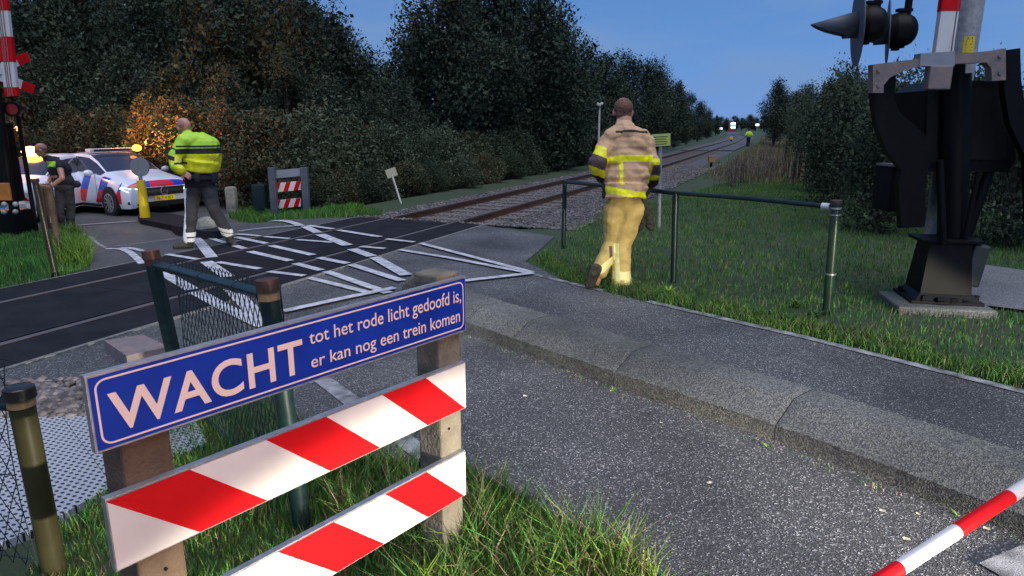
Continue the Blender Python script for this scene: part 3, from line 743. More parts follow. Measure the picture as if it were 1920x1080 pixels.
# left leaning post beyond the crossing + short dark one
pb=G(106,520); tp=A(66,342,pb.y+.02)
f2=empty('fence_panel',pb,'leaning dark fence post with shiny streak on the far grass clump at left','fence')
g=MB(); g.cyl(pb-Vector((0,0,.1)),tp,.032,n=16); o=g.build('post','green_paint_warm_lit',f2,smooth=True)
g=MB(); ax=(tp-pb).normalized(); g.cyl(tp,tp+ax*.04,.042,n=16); g.build('post_cap','cap_brown',o,smooth=True)
g=MB(); g.cyl(pb,pb+ax*.06,.05,n=12); g.build('base_sleeve','black_rough',o,smooth=True)
q0=tp-ax*.03; q1=A(92,352,pb.y+1.1); g=MB(); g.tube([q0,q1],.022,n=10); g.build('top_tube','band_orange_lit_tube',f2,smooth=True)  # orange colour on this tube stands in for yellow light falling on it
g=MB(); pe=Vector((q1.x,q1.y,H(q1.x,q1.y)-.1)); g.cyl(pe,q1+Vector((0,0,.03)),.034,n=14); g.build('post','post_brown',f2,smooth=True)
# ================================================================== BARRIER MACHINE (right)
YM=6.2
bm_=empty('barrier_machine',(4.0,YM,0),'black barrier machine with raised boom on a concrete plinth at the right','barrier machine','level crossing barrier machines')
def pxpoly(L,Y): return [A(x,y,Y) for x,y in L]
def seg_prism(g,L,Y,th,mi=0): g.prism(pxpoly(L,Y),(0,th,0),mi)
g=MB(); c=Vector((3.90,6.10,-.045)); Rz=Matrix.Rotation(math.radians(-12),3,'Z'); g.box(c,(.80,.62,.24),Rz,bev=.02); g.build('plinth','kerb_concrete',bm_)
g=MB(); g.box((3.96,6.17,.09),(.60,.50,.03),Rz,bev=.005)
def frustum(g,cx,cy,z0,z1,w0,w1,d0,d1,R):
    vs=[]
    for z,w,d in ((z0,w0,d0),(z1,w1,d1)):
        for sx,sy in ((-1,-1),(1,-1),(1,1),(-1,1)): vs.append(Vector((cx,cy,0))+R@Vector((sx*w/2,sy*d/2,0))+Vector((0,0,z)))
    g.add(vs,[(0,1,2,3),(4,5,6,7),(0,1,5,4),(1,2,6,5),(2,3,7,6),(3,0,4,7)])
frustum(g,3.97,6.18,.105,.16,.54,.44,.50,.40,Rz); frustum(g,3.96,6.18,.16,.62,.42,.34,.40,.31,Rz); g.box((3.96,6.18,.635),(.50,.36,.03),Rz,bev=.004)
for a in range(4):
    x=3.96+(.24 if a%2 else -.24); y=6.17+(.19 if a>1 else -.19); g.cyl((x,y,.10),(x,y,.15),.022,n=6)
for i in range(6):
    a=random.uniform(-.35,.35); g.box((3.96+a*.7,5.95,.115),(.06,.08,.04),Matrix.Rotation(a*3,3,'X'))
g.build('pedestal','black_metal',bm_)
g=MB(); g.box((4.17,6.05,.42),(.13,.18,.38),Matrix.Rotation(math.radians(8),3,'Y')@Rz,bev=.02); g.build('side_cover','cabinet_grey',bm_)
g=MB(); g.cyl(A(1785,490,6.2),A(1792,140,6.2),.125,.12,n=24); g.build('column','black_metal',bm_,smooth=True)
g=MB(); g.cyl(A(1790,455,6.15),A(1798,120,6.12),.05,n=12); g.cyl(A(1806,458,6.3),A(1862,300,6.3),.05,.045,n=12); g.cyl(A(1762,300,6.02),A(1768,458,6.02),.03,n=10)
g.cyl(A(1835,320,6.0),A(1808,452,6.05),.022,n=8); g.build('conduit','black_metal',bm_,smooth=True)
g=MB(); a=A(1728,150,6.3); b=A(1905,325,6.3)
seg_prism(g,[(1735,170),(1762,152),(1888,150),(1902,170),(1905,300),(1890,322),(1738,322),(1727,305)],6.22,.5); g.build('motor_housing','black_metal',bm_)
g=MB(); seg_prism(g,[(1800,165),(1885,165),(1888,300),(1802,300)],6.205,.02); seg_prism(g,[(1738,180),(1758,178),(1756,305),(1736,305)],6.2,.02); g.build('housing_door','black_rough',bm_)
g=MB(); seg_prism(g,[(1636,180),(1636,135),(1678,130),(1680,150),(1676,185),(1688,212),(1722,240),(1742,262),(1744,300),(1736,345),(1734,425),(1690,428),(1684,345),(1690,318),(1662,282),(1643,235)],6.02,.07)
g.build('counterweight_arm','black_metal',bm_)
g=MB(); seg_prism(g,[(1884,94),(1913,90),(1915,150),(1922,200),(1950,235),(1975,300),(1975,420),(1930,425),(1925,300),(1893,230),(1883,170)],6.02,.07)
g.build('counterweight_arm','black_metal',bm_)
g=MB(); g.box(A(1686,352,6.45),(.33,.3,.42),bev=.015); g.build('counterweight','black_rough',bm_); g=MB(); g.box(A(1688,309,6.42),(.30,.28,.02)); g.build('counterweight_lit_top','patina',bm_)  # thin pale slab on top stands in for light on the box
g=MB(); seg_prism(g,[(1637,174),(1637,121),(1700,113),(1726,110),(1740,104),(1775,99),(1790,102),(1860,95),(1886,90),(1886,150),(1860,152),(1859,128),(1850,117),(1780,120),(1722,125),(1690,134),(1668,146),(1657,160),(1657,174)],5.93,.085)
for x,y in ((1647,132),(1647,160),(1874,105),(1874,137)):
    q=A(x,y,5.93); g.cyl(q,q-Vector((0,.015,0)),.016,n=6)
g.build('lever_frame','patina',bm_)
g=MB(); seg_prism(g,[(1727,100),(1790,96),(1790,124),(1724,124)],5.92,.1); g.build('clamp_plate','sign_back',bm_)
def boom(x0,x1,Y,zb,segs,parent,dep=.06,lean=0,groove=False):
    """segs: list of (length, colour) upwards"""
    tot=sum(L for L,_ in segs); w=x1-x0
    def bar(gg,za,zc,e):
        v=[]
        for zz in (za,zc):
            xx=x0+lean*(zz-zb)
            for dx,dy in ((-e,-e),(w+e,-e),(w+e,dep+e),(-e,dep+e)): v.append(Vector((xx+dx,Y+dy,zz)))
        gg.add(v,[(0,1,2,3),(4,5,6,7),(0,1,5,4),(1,2,6,5),(2,3,7,6),(3,0,4,7)])
    g_=MB(); bar(g_,zb,zb+tot,0); o=g_.build('barrier_boom','boom_white',parent); z=zb
    for L,cn in segs:
        if cn=='r': g_=MB(); bar(g_,z,z+L,.003); g_.build('red_band','red_sheet',o)
        z+=L
    return o
xa=A(1755,90,5.97).x; xb=A(1790,90,5.97).x; z20=A(1770,20,5.97).z; zb=A(1770,125,5.97).z
oo=boom(xa+.008,xb,5.98,zb,[(z20-zb,'w'),(.42,'r'),(.42,'w'),(.42,'r'),(.42,'w')],bm_,dep=.055)
g=MB(); g.box((xb-.02,5.977,zb+.6),(.006,.006,1.2)); g.build('edge_profile','rail_top',oo)
g=MB(); g.box(A(1758,146,5.95),(.19,.09,.19),bev=.01); g.build('boom_socket','patina',bm_)
# mast with sticker
ms=empty('signal_mast',(4.05,6.45,0),'grey round mast with a yellow sticker behind the right barrier machine','mast')
a=A(1812,60,6.45).x; g=MB(); g.cyl((a,6.45,H(4,6.4)-.1),(a,6.45,4.2),.107,n=28); g.build('mast_tube','galv',ms,smooth=True)
g=MB(); z1=A(1817,68,6.36).z; z0=A(1817,99,6.36).z; n=6
for i in range(n):
    t0=math.radians(-128+48*i/n); t1=math.radians(-128+48*(i+1)/n); r=.1085
    g.add([(a+r*math.cos(t0),6.45+r*math.sin(t0),z0),(a+r*math.cos(t1),6.45+r*math.sin(t1),z0),(a+r*math.cos(t1),6.45+r*math.sin(t1),z1),(a+r*math.cos(t0),6.45+r*math.sin(t0),z1)],[(0,1,2,3)])
st=g.build('sticker','yellow_sticker',ms)
g=MB()
for k,(f0,f1,h_) in enumerate(((.3,.75,.1),(.2,.8,.07),(.2,.7,.07),(.2,.8,.03),(.25,.75,.03))):
    zc=z1-(z1-z0)*(.14+.18*k); t0=math.radians(-128+48*f0); t1=math.radians(-128+48*f1); r=.1095; hh=(z1-z0)*h_/1.4
    g.add([(a+r*math.cos(t0),6.45+r*math.sin(t0),zc-hh),(a+r*math.cos(t1),6.45+r*math.sin(t1),zc-hh),(a+r*math.cos(t1),6.45+r*math.sin(t1),zc+hh),(a+r*math.cos(t0),6.45+r*math.sin(t0),zc+hh)],[(0,1,2,3)])
g.build('print_lines','print_dark',st)
# signal lamps, side on
sg=empty('crossing_signal',(A(1650,50,6.0)),'pair of dark signal lamps seen side-on against the sky beside the boom','signal lights')
for (cx,cy,Y,tilt,hd) in ((1608,47,6.0,-17,True),(1665,60,6.25,-24.5,False)):
    c=A(cx,cy,Y); ang=math.radians(180-tilt if hd else 180+0); ax=Vector((math.cos(math.radians(180+tilt)),math.sin(math.radians(180+tilt)),-.06)).normalized()
    g=MB(); g.cyl(c-ax*.004,c+ax*.004,.33 if hd else .26,n=40); g.build('back_board','signal_grey',sg,smooth=True)
    g=MB(); g.cyl(c,c-ax*.07,.135,.15,n=24); g.cyl(c-ax*.07,c-ax*.13,.15,.145,n=24); g.ball(c-ax*.13,(.10,.10,.13),nu=18,nv=10); g.box(c-ax*.07+Vector((0,0,-.14)),(.05,.05,.04)); g.build('lamp_housing','black_metal',sg,smooth=True)
    g=MB(); g.cyl(c+ax*.006,c+ax*.012,.10,n=24); g.build('lens','red_lens',sg,smooth=True)
    # hood: open half tube, cut to a point
    n=14; Lh=.36; vs=[]; fs=[]; sidev=ax.cross(Vector((0,0,1))).normalized(); upv=sidev.cross(ax)
    for i in range(n+1):
        t=math.radians(-60+300*i/n); w=max(0,math.sin(t)); L_=Lh*(.30+.70*max(0,(math.sin(t)+.5)/1.5)**.7)
        o_=sidev*math.cos(t)*.105+upv*math.sin(t)*.105
        vs+=[c+ax*.004+o_,c+ax*L_+o_*.82-upv*.05*(L_/Lh)]
    for i in range(n): fs.append((2*i,2*i+2,2*i+3,2*i+1))
    g=MB(); g.add(vs,fs); ho=g.build('hood','signal_grey',sg,smooth=True,fix=False)
    sm_=ho.modifiers.new('thick','SOLIDIFY'); sm_.thickness=.006
    g=MB(); t=c-ax*.13+Vector((0,0,.1)); g.cyl(t,t+Vector((0,0,.7)),.030,n=12); g.box(t+Vector((-.03,0,.06)),(.12,.06,.025)); g.build('bracket','black_metal',sg,smooth=True)
g=MB(); q1=A(1640,-60,6.05); q2=A(1700,-55,6.3); g.tube([q1,q2,Vector((4.05,6.45,q2.z))],.035,n=10); g.build('bracket_arm','black_metal',sg,smooth=True)
# ================================================================== LEFT FAR BARRIER + CROSS
YL=13.2
bx=A(0,300,YL).x; zg=H(bx,YL)
bl2=empty('barrier_machine',(bx,YL,zg),'far barrier machine at the left edge, its raised boom partly out of frame','barrier machine','level crossing barrier machines')
xx=A(9,180,YL).x; zz=A(20,180,YL).z; seg=A(0,120,YL).z-A(0,167,YL).z
boom(xx,xx+.235,YL,zz,[(.16,'r'),(seg,'w'),(seg,'r'),(seg,'w'),(seg,'r'),(seg,'w'),(seg,'r')],bl2,dep=.07,lean=.05)
g=MB(); 
for k in (.07,.105,.15):
    a=Vector((xx+k,YL-.006,zz)); b=a+Vector((.05*4,0,4)); g.cyl(a,b,.008,n=6)
g.build('edge_profile','patina',bl2)
g=MB(); g.box((bx-.05,YL+.1,zg+.25),(.5,.5,.5),bev=.03); g.box((bx-.05,YL+.1,zg+1.4),(.40,.45,1.5),bev=.04); g.cyl((bx+.12,YL-.05,zg+.3),(bx+.2,YL-.05,zz+.1),.07,n=12)
g.build('motor_housing','black_metal',bl2)
g=MB(); g.box((A(5,360,YL-.2).x,YL-.16,A(5,358,YL).z),(.24,.05,.33),bev=.01); g.build('warning_plate','orange_paint',bl2)
g=MB()
for px,py in ((8,383),(8,398),(29,383),(29,397)):
    q=A(px,py,YL-.25); g.ball(q,.05)
g.build('warning_lens','plastic_grey',bl2,smooth=True)
cc=A(-16,137,13.6); cr_=empty('crossing_cross',(cc.x,cc.y,H(cc.x,cc.y)),'white St Andrew\'s cross with red tips behind the far raised boom','crossing sign')
for sg_,z_ in ((1,0),(-1,.02)):
    a=math.radians(22*sg_); R=Matrix.Rotation(-a,3,'Y'); g=MB(); g.box(cc+Vector((0,z_,0)),(1.15,.015,.17),R,mi=0)
    for e in (-1,1): g.box(cc+Vector((0,z_,0))+R@Vector((e*.695,0,0)),(.24,.016,.17),R,mi=1)
    g.build('cross_arm',['boom_white','red_sheet'],cr_)
g=MB(); g.cyl((cc.x,cc.y+.06,H(cc.x,cc.y)-.1),(cc.x,cc.y+.06,cc.z+.4),.05,n=12); g.build('pole','black_metal',cr_,smooth=True)
lp=A(28,205,13.4); g=MB(); g.cyl(lp,lp+Vector((.03,-.12,0)),.14,n=20,mi=0); g.cyl(lp+Vector((.03,-.121,0)),lp+Vector((.031,-.126,0)),.10,n=20,mi=1); g.cyl(lp+Vector((0,.05,-.1)),Vector((lp.x,lp.y+.05,H(lp.x,lp.y))),.04,n=8)
o=g.build('signal_lamp',['black_metal','red_lens'],smooth=True); tag(o,'unlit dark red signal lamp just below the far cross at the left edge','signal light')
# ================================================================== FAR SIGN OF THE PAIR
def far_sign(pxl,pxr,ytop,ybot,Y,boards,label,pw=.15,slope=0):
    e=empty('warning_sign',(0,0,0),label,'warning sign','crossing warning signs')
    a=A((pxl+pxr)/2,ybot,Y); e.location=(a.x,Y,H(a.x,Y))
    for px,dy in ((pxl,0),(pxr,.0)):
        t=A(px,ytop,Y+dy); g=MB(); zb=H(t.x,Y)-.1; g.box((t.x,Y,(t.z+zb)/2),(pw,.13,t.z-zb),bev=.01); g.build('post','signal_grey',e)
    for (x0,x1,y0,y1,kind) in boards:
        p=[A(x0,y0,Y+.09),A(x1,y0-slope,Y+.09),A(x1,y1-slope,Y+.09),A(x0,y1,Y+.09)]
        g=MB(); g.prism(p,(0,.02,0))
        o=g.build('sign_panel' if kind=='b' else 'striped_board','white_sheet' if kind=='s' else 'sign_back',e)
        if kind=='s':
            g=MB(); W_=p[1]-p[0]; Hh=p[0]-p[3]; n=3
            for k in range(n):
                u0=.02+k*.36; 
                q=[(u0,0),(u0+.17,0),(u0+.27,1),(u0+.10,1)]
                g.add([p[3]+W_*min(1,u)+Hh*v+Vector((0,-.003,0)) for u,v in q],[(0,1,2,3)])
            g.build('red_stripes','red_sheet',o)
    return e
far_sign(509,570,314,400,15.8,[(511,564,320,335,'b'),(511,564,344,361,'s'),(511,564,376,392,'s')],'far sign with blank grey back and two striped boards on the grass strip',slope=5)
e=empty('warning_sign',(A(62,400,14.0).x,14.0,H(A(62,400,14.0).x,14.0)),'pair of bright striped boards low in front of the white car at left','warning sign','crossing warning signs')
for y0,y1 in ((361,382),(396,418)):
    for x0,x1 in (((25,58) if y0<390 else (37,68)),(90,97) if y0<390 else (94,102)):
        p=[A(x0,y0,14),A(x1,y0,14),A(x1,y1,14),A(x0,y1,14)]
        g=MB(); g.prism(p,(0,.02,0)); o=g.build('striped_board','white_sheet',e)
        if x1-x0>20:
            g=MB(); W_=p[1]-p[0]; Hh=p[0]-p[3]; g.add([p[3]+W_*u+Hh*v+Vector((0,-.003,0)) for u,v in ((.55,.25),(.95,.25),(.45,.9),(.05,.9))],[(0,1,2,3)]); g.build('red_stripes','red_sheet',o)
for px in (72,86):
    t=A(px,345,14.05); g=MB(); zb=H(t.x,14)-.1; g.box((t.x,14.1,(t.z+zb)/2),(.13,.12,t.z-zb),bev=.01); g.build('post','post_brown',e)
# ================================================================== SMALL FURNITURE
p=G(437,402); g=MB(); w=.13; zt=A(436,350,p.y).z
g.box((p.x,p.y,(zt+p.z)/2-.05),(.25,.2,zt-p.z+.1),bev=.05); o=g.build('marker_stone','concrete',smooth=True); tag(o,'pale round-topped concrete marker stone on the far grass strip','marker stone')
p=A(488,360,16.6); g=MB(); zb=H(p.x,16.6); g.box((p.x,16.6,zb+.35),(.32,.3,.74),bev=.02); g.box((p.x,16.44,zb+.36),(.26,.02,.6),bev=.005); o=g.build('cabinet','green_paint'); tag(o,'dark green cabinet half hidden behind the far warning sign','cabinet')
# leaning yellow marker
b=A(748,369,16.2); t=A(735,328,16.2); e=empty('marker_post',(b.x,b.y,H(b.x,b.y)),'small pale yellow plate on a leaning white stick beside the track','marker')
g=MB(); g.cyl(b-(t-b)*.8,t,.022,n=10); g.build('stick','white_sheet',e,smooth=True)
d=(t-b).normalized(); g=MB(); g.box(t+d*.05,(.25,.015,.2),Matrix.Rotation(math.radians(-18),3,'Y'),bev=.004); g.build('plate','cream',e)
# info sign on the pole
b=G(1236,428); zt=A(1240,262,b.y); e=empty('info_sign',b,'yellow green notice board on a thin grey pole right behind the firefighter','notice board')
g=MB(); g.cyl(b-Vector((0,0,.1)),A(1239,262,b.y),.028,n=14); g.build('pole','galv',e,smooth=True)
g=MB(); p=[A(1222,252,b.y-.04),A(1257,250,b.y-.04),A(1257,273,b.y-.04),A(1222,275,b.y-.04)]; g.prism(p,(0,.012,0)); o=g.build('board','info_yellow',e)
g=MB()
for k in range(4):
    v=.2+.2*k; a=p[0].lerp(p[3],v)+(p[1]-p[0])*.1; c=p[0].lerp(p[3],v)+(p[1]-p[0])*random.uniform(.7,.9); g.add([a+Vector((0,-.003,0)),c+Vector((0,-.003,0)),c+Vector((0,-.003,-.012)),a+Vector((0,-.003,-.012))],[(0,1,2,3)])
g.build('print_lines','print_dark',o)
# camera pole
x=A(1123,240,31).x; zg=H(x,31); e=empty('camera_pole',(x,31,zg),'slim grey camera pole in front of the dark trees left of the firefighter','pole')
zt=A(1123,197,31).z; g=MB(); g.cyl((x,31,zg-.1),(x,31,zt),.055,.045,n=12); g.build('pole','boom_white',e,smooth=True)
g=MB(); g.box((x-.05,30.9,zt+.02),(.2,.12,.12),Matrix.Rotation(.4,3,'Y'),bev=.02); g.ball((x+.08,30.9,zt+.05),.07); g.build('camera_head','boom_white',e,smooth=True)
# orange box beside the track
x=A(1334,300,29).x; zg=H(x,29); zc=A(1334,299,29).z; g=MB(); g.box((x,29,zc),(.27,.22,.25),bev=.02); g.box((x,29,zc+.13),(.30,.25,.02),bev=.005); g.cyl((x,29,zg-.05),(x,29,zc-.12),.05,n=10,mi=1)
o=g.build('relay_box',['band_orange_lit_tube','black_metal']); tag(o,'small orange box on a stub post at the ballast edge','box')
x=A(1371,262,75).x; zg=H(x,75); g=MB(); g.cyl((x,75,zg),(x,75,A(0,262,75).z),.10,n=8,mi=1); g.box((x,75,A(0,259,75).z),(.32,.1,.28),mi=0,bev=.02)
o=g.build('track_marker',['post_yellow','black_metal']); tag(o,'tiny yellow marker between the rails in the distance','marker')
# distant lamps/posts
for px,py,Y,lb in ((1420,234,190,'tiny pale lamp near the horizon right of the far worker'),(1351,241,190,'tiny pale lamp left of the distant train')):
    q=A(px,py,Y); g=MB(); g.cyl((q.x,q.y,H(q.x,q.y)),q,.12,n=6,mi=0); g.box(q,(.9,.3,.55),mi=1,bev=.05); o=g.build('distant_lamp',['galv','lamp_glow']); tag(o,lb,'lamp')
q=A(1435,257,62); g=MB(); g.cyl((q.x,q.y,H(q.x,q.y)),q,.04,n=6,mi=0); g.box(q,(.28,.03,.28),mi=1); o=g.build('track_sign',['galv','white_sheet']); tag(o,'small white plate on a post to the right of the far worker','sign')
# island with keep-right pillar
ip=[G(x,y,.13) for x,y in ((258,404),(270,397),(320,400),(380,410),(418,420),(424,428),(405,434),(380,434),(320,422),(262,410))]
g=MB(); g.prism([p-Vector((0,0,.30)) for p in ip],(0,0,.30)); o=g.build('traffic_island','deck'); tag(o,'long dark kerbed traffic island in front of the police car','traffic island')
g=MB(); c=G(392,440); g.ball(c+Vector((0,0,.10)),(.27,.2,.2),nu=14,nv=8,R=Matrix.Rotation(-.4,3,'Z')); o=g.build('boulder','concrete',smooth=True); tag(o,'mossy pale stone at the near tip of the traffic island behind the walking policeman','boulder')
b=A(268,400,15.0); b.z=H(b.x,15.0); e=empty('keep_right_pillar',b,'yellow traffic pillar with round grey sign on top before the police car','traffic pillar')
g=MB(); g.cyl(b+Vector((.04,0,.05)),A(264,338,b.y),.105,.085,n=20); g.build('pillar_body','post_yellow',e,smooth=True)
g=MB(); t=A(262,313,b.y-.02); g.cyl(t+Vector((0,-.012,0)),t+Vector((0,.012,0)),.205,n=36,mi=0); g.cyl(t+Vector((0,.013,0)),t+Vector((0,.016,0)),.18,n=36,mi=1); g.build('round_sign',['plastic_grey','blue'],e,smooth=True)
g=MB(); g.box(A(263,330,b.y-.02),(.07,.05,.18),bev=.01); g.cyl(A(258,298,b.y-.03),A(263,340,b.y-.03),.008,n=6); g.build('bracket','alu',e)
# striped ribbon at the lower right corner
r0=A(1628,1103,1.40); r1=A(1990,868,1.78); 
marks=[1628,1686,1793,1893,2000]
e=empty('barrier_ribbon',r0,'red and white striped barrier pole cutting across the lower right corner','barrier pole')
def rp(px):
    lo,hi=0,1
    for _ in range(30):
        m_=(lo+hi)/2
        if projp(r0.lerp(r1,m_))[0]<px: lo=m_
        else: hi=m_
    return r0.lerp(r1,lo)
for i in range(4):
    g=MB(); g.cyl(rp(marks[i]),rp(marks[i+1]-.2),.0185,n=20); g.build('red_band' if i%2==0 else 'white_band','red_sheet' if i%2==0 else 'boom_white',e,smooth=True)
# ================================================================== CARS
def livery():
    m=bpy.data.materials.new('livery'); m.use_nodes=True; n=m.node_tree.nodes; l=m.node_tree.links; b=n['Principled BSDF']; b.inputs['Roughness'].default_value=.25; b.inputs['Coat Weight'].default_value=.4
    t=n.new('ShaderNodeTexCoord'); s=n.new('ShaderNodeSeparateXYZ'); l.new(t.outputs['Object'],s.inputs[0])
    def mn(op,a,b_=None):
        q=n.new('ShaderNodeMath'); q.operation=op
        for i,v in enumerate((a,b_)):
            if v is None: continue
            if isinstance(v,(int,float)): q.inputs[i].default_value=v
            else: l.new(v,q.inputs[i])
        return q.outputs[0]
    x,y,z=s.outputs; ay=mn('ABSOLUTE',y)
    u=mn('ADD',x,mn('MULTIPLY',z,-.62)); f=mn('FRACT',mn('DIVIDE',u,.86)); band=mn('LESS_THAN',f,.42)
    side=mn('MULTIPLY',mn('GREATER_THAN',ay,.80),mn('MULTIPLY',mn('LESS_THAN',x,-.35),mn('GREATER_THAN',x,-4.1)))
    bel=mn('MULTIPLY',mn('LESS_THAN',z,.93),mn('GREATER_THAN',z,.30)); side=mn('MULTIPLY',mn('MULTIPLY',side,bel),band)
    hood=mn('MULTIPLY',mn('GREATER_THAN',x,-.62),mn('GREATER_THAN',z,.67)); hb=mn('LESS_THAN',mn('FRACT',mn('ADD',mn('DIVIDE',ay,.62),mn('MULTIPLY',x,-.5))),.5); hood=mn('MULTIPLY',hood,mn('GREATER_THAN',x,-.17))
    isred=mn('LESS_THAN',z,.60); 
    m1=n.new('ShaderNodeMix'); m1.data_type='RGBA'; m1.inputs[6].default_value=(.015,.06,.45,1); m1.inputs[7].default_value=(.60,.012,.03,1); l.new(isred,m1.inputs[0])
    m2=n.new('ShaderNodeMix'); m2.data_type='RGBA'; m2.inputs[6].default_value=(.62,.67,.80,1); l.new(m1.outputs[2],m2.inputs[7]); l.new(side,m2.inputs[0])
    m3=n.new('ShaderNodeMix'); m3.data_type='RGBA'; m3.inputs[6].default_value=(.015,.06,.45,1); m3.inputs[7].default_value=(.6,.02,.05,1); l.new(hb,m3.inputs[0])
    m4=n.new('ShaderNodeMix'); m4.data_type='RGBA'; l.new(m2.outputs[2],m4.inputs[6]); l.new(m3.outputs[2],m4.inputs[7]); l.new(hood,m4.inputs[0]); l.new(m4.outputs[2],b.inputs['Base Color'])
    M['livery']=m
livery()
ST=[(0.0,.66,.26,.60,.60,.66,.40),(.05,.78,.20,.68,.72,.75,.5),(.25,.87,.18,.76,.80,.83,.58),(.55,.895,.18,.82,.83,.885,.6),(.95,.90,.18,.88,.84,.945,.6),(1.22,.90,.18,.92,.845,.99,.62),(1.30,.90,.18,.93,.845,1.01,.66),
(1.72,.90,.18,.945,.845,1.25,.62),(2.10,.90,.18,.955,.845,1.40,.60),(2.52,.90,.18,.965,.845,1.43,.60),(2.60,.90,.18,.967,.845,1.432,.60),(3.1,.90,.18,.98,.84,1.42,.59),(3.55,.90,.18,1.0,.835,1.38,.57),(3.75,.895,.18,1.01,.83,1.35,.56),(4.15,.88,.2,1.03,.81,1.16,.56),(4.32,.85,.24,1.0,.78,1.05,.56),(4.42,.78,.3,.8,.7,.85,.4)]
def car(loc,ang,paint,label,group,light=None):
    e=empty('parked_car',loc,label,'car',group,rz=ang)
    n=len(ST); g=MB(); gg=MB(); vs=[]
    for (x,w,zl,zb,wb,zr,wr) in ST:
        half=[(w*.93,zl),(w,zl+.14),(w,(zl+zb)*.5+.08),(wb+.03,zb-.03),(wb,zb),(wb+(wr-wb)*.12,zb+(zr-zb)*.10),(wb+(wr-wb)*.82,zb+(zr-zb)*.84),(wr,zb+(zr-zb)*.97),(wr*.6,zr+.012),(0,zr+.02)]
        ring=[(-x,y,z) for y,z in half]+[(-x,-y,z) for y,z in half[:-1][::-1]]
        vs+=ring
    m_=19; fs=[];mi=[]
    for j in range(n-1):
        x0,x1=ST[j][0],ST[j+1][0]
        for k in range(m_-1):
            f=(j*m_+k,(j+1)*m_+k,(j+1)*m_+k+1,j*m_+k+1); kk=k if k<9 else 17-k
            glass=0
            if kk==5 and 1.29<x0<3.74 and not (2.5<x0<2.59) : glass=1
            if kk==5 and 2.5<x0<2.59: glass=2
            if kk in (7,8) and 1.29<x0<2.05: glass=1
            if kk in (7,8) and 3.74<x0<4.3: glass=1
            if kk in (6,) and 1.29<x0<2.05: glass=0
            fs.append(f); mi.append(glass)
        fs.append((j*m_+m_-1,(j+1)*m_+m_-1,(j+1)*m_,j*m_)); mi.append(2)
    fs.append(tuple(range(m_))); mi.append(0); fs.append(tuple((n-1)*m_+k for k in range(m_))); mi.append(0)
    b=MB(); b.v=vs; b.f=fs; b.m=mi; body=b.build('body',[paint,'car_glass','car_black'],e,smooth=True,world=False)
    W=lambda g_,nm,mm,par=e,sm=False: g_.build(nm,mm,par,smooth=sm,world=False)
    for x in (-.85,-3.50):
        for s in (-1,1):
            g=MB(); g.cyl((x,s*.80,.325),(x,s*.908,.325),.375,n=28); W(g,'wheel_arch','car_black')
            g=MB(); g.cyl((x,s*.70,.315),(x,s*.925,.315),.315,n=32); wh=W(g,'wheel','tyre',e,True)
            g=MB(); g.cyl((x,s*.926,.315),(x,s*.932,.315),.205,n=28,mi=1)
            for i in range(10):
                a=2*math.pi*i/10; c=Vector((x+math.cos(a)*.12,s*.936,.315+math.sin(a)*.12)); g.box(c,(.15,.01,.034),Matrix.Rotation(-a,3,'Y'))
            g.cyl((x,s*.93,.315),(x,s*.943,.315),.045,n=12); 
            vs2=[];nn=28
            for i in range(nn):
                a=2*math.pi*i/nn; vs2+=[(x+math.cos(a)*.225,s*.934,.315+math.sin(a)*.225),(x+math.cos(a)*.195,s*.94,.315+math.sin(a)*.195)]
            g.add(vs2,[(2*i,2*((i+1)%nn),2*((i+1)%nn)+1,2*i+1) for i in range(nn)]); W(g,'rim',['rim','car_black'],wh)
    # front: grille, star in ring, plate, lights, intakes
    g=MB(); g.prism([(0.03,-.50,.47),(0.03,.50,.47),(.0,.56,.66),(.0,-.56,.66)],(.025,0,0)); gr=W(g,'grille','car_black')
    g=MB(); g.box((.045,0,.575),(.02,1.0,.018)); g.box((.043,0,.54),(.015,.98,.008)); g.box((.043,0,.61),(.015,1.0,.008)); W(g,'grille_bar','chrome',gr)
    g=MB(); nn=24; vs2=[]
    for i in range(nn):
        a=2*math.pi*i/nn
        for r,dx in ((.105,.058),(.085,.066),(.085,.05)): vs2.append((dx,math.cos(a)*r,.575+math.sin(a)*r))
    g.add(vs2,[(3*i,3*((i+1)%nn),3*((i+1)%nn)+1,3*i+1) for i in range(nn)]+[(3*i+1,3*((i+1)%nn)+1,3*((i+1)%nn)+2,3*i+2) for i in range(nn)])
    for i in range(3):
        a=math.radians(90+120*i); q=(math.cos(a)*.09,math.sin(a)*.09); pr=(-math.sin(a)*.016,math.cos(a)*.016)
        g.add([(.062,pr[0],.575+pr[1]),(.062,-pr[0],.575-pr[1]),(.062,q[0],.575+q[1])],[(0,1,2)])
    W(g,'star_emblem','chrome',gr)
    g=MB(); g.box((.035,0,.40),(.02,.52,.115),bev=.004); pl=W(g,'number_plate','plate')
    v,f=textmesh('N-714-BD',.02); xs=[a for a,_ in v]; w=max(xs)-min(xs); hy=max(b for _,b in v)
    g=MB(); g.add([(.047,(a-min(xs))/w*.42-.21,.40-.036+b/hy*.072) for a,b in v],f); W(g,'plate_lettering','print_dark',pl)
    g=MB(); g.box((.035,0,.29),(.03,1.05,.085),bev=.01)
    for s in (-1,1): g.add([(.02,s*.62,.24),(-.16,s*.845,.30),(-.13,s*.84,.36),(.03,s*.60,.30)],[(0,1,2,3)])
    W(g,'lower_intake','car_black')
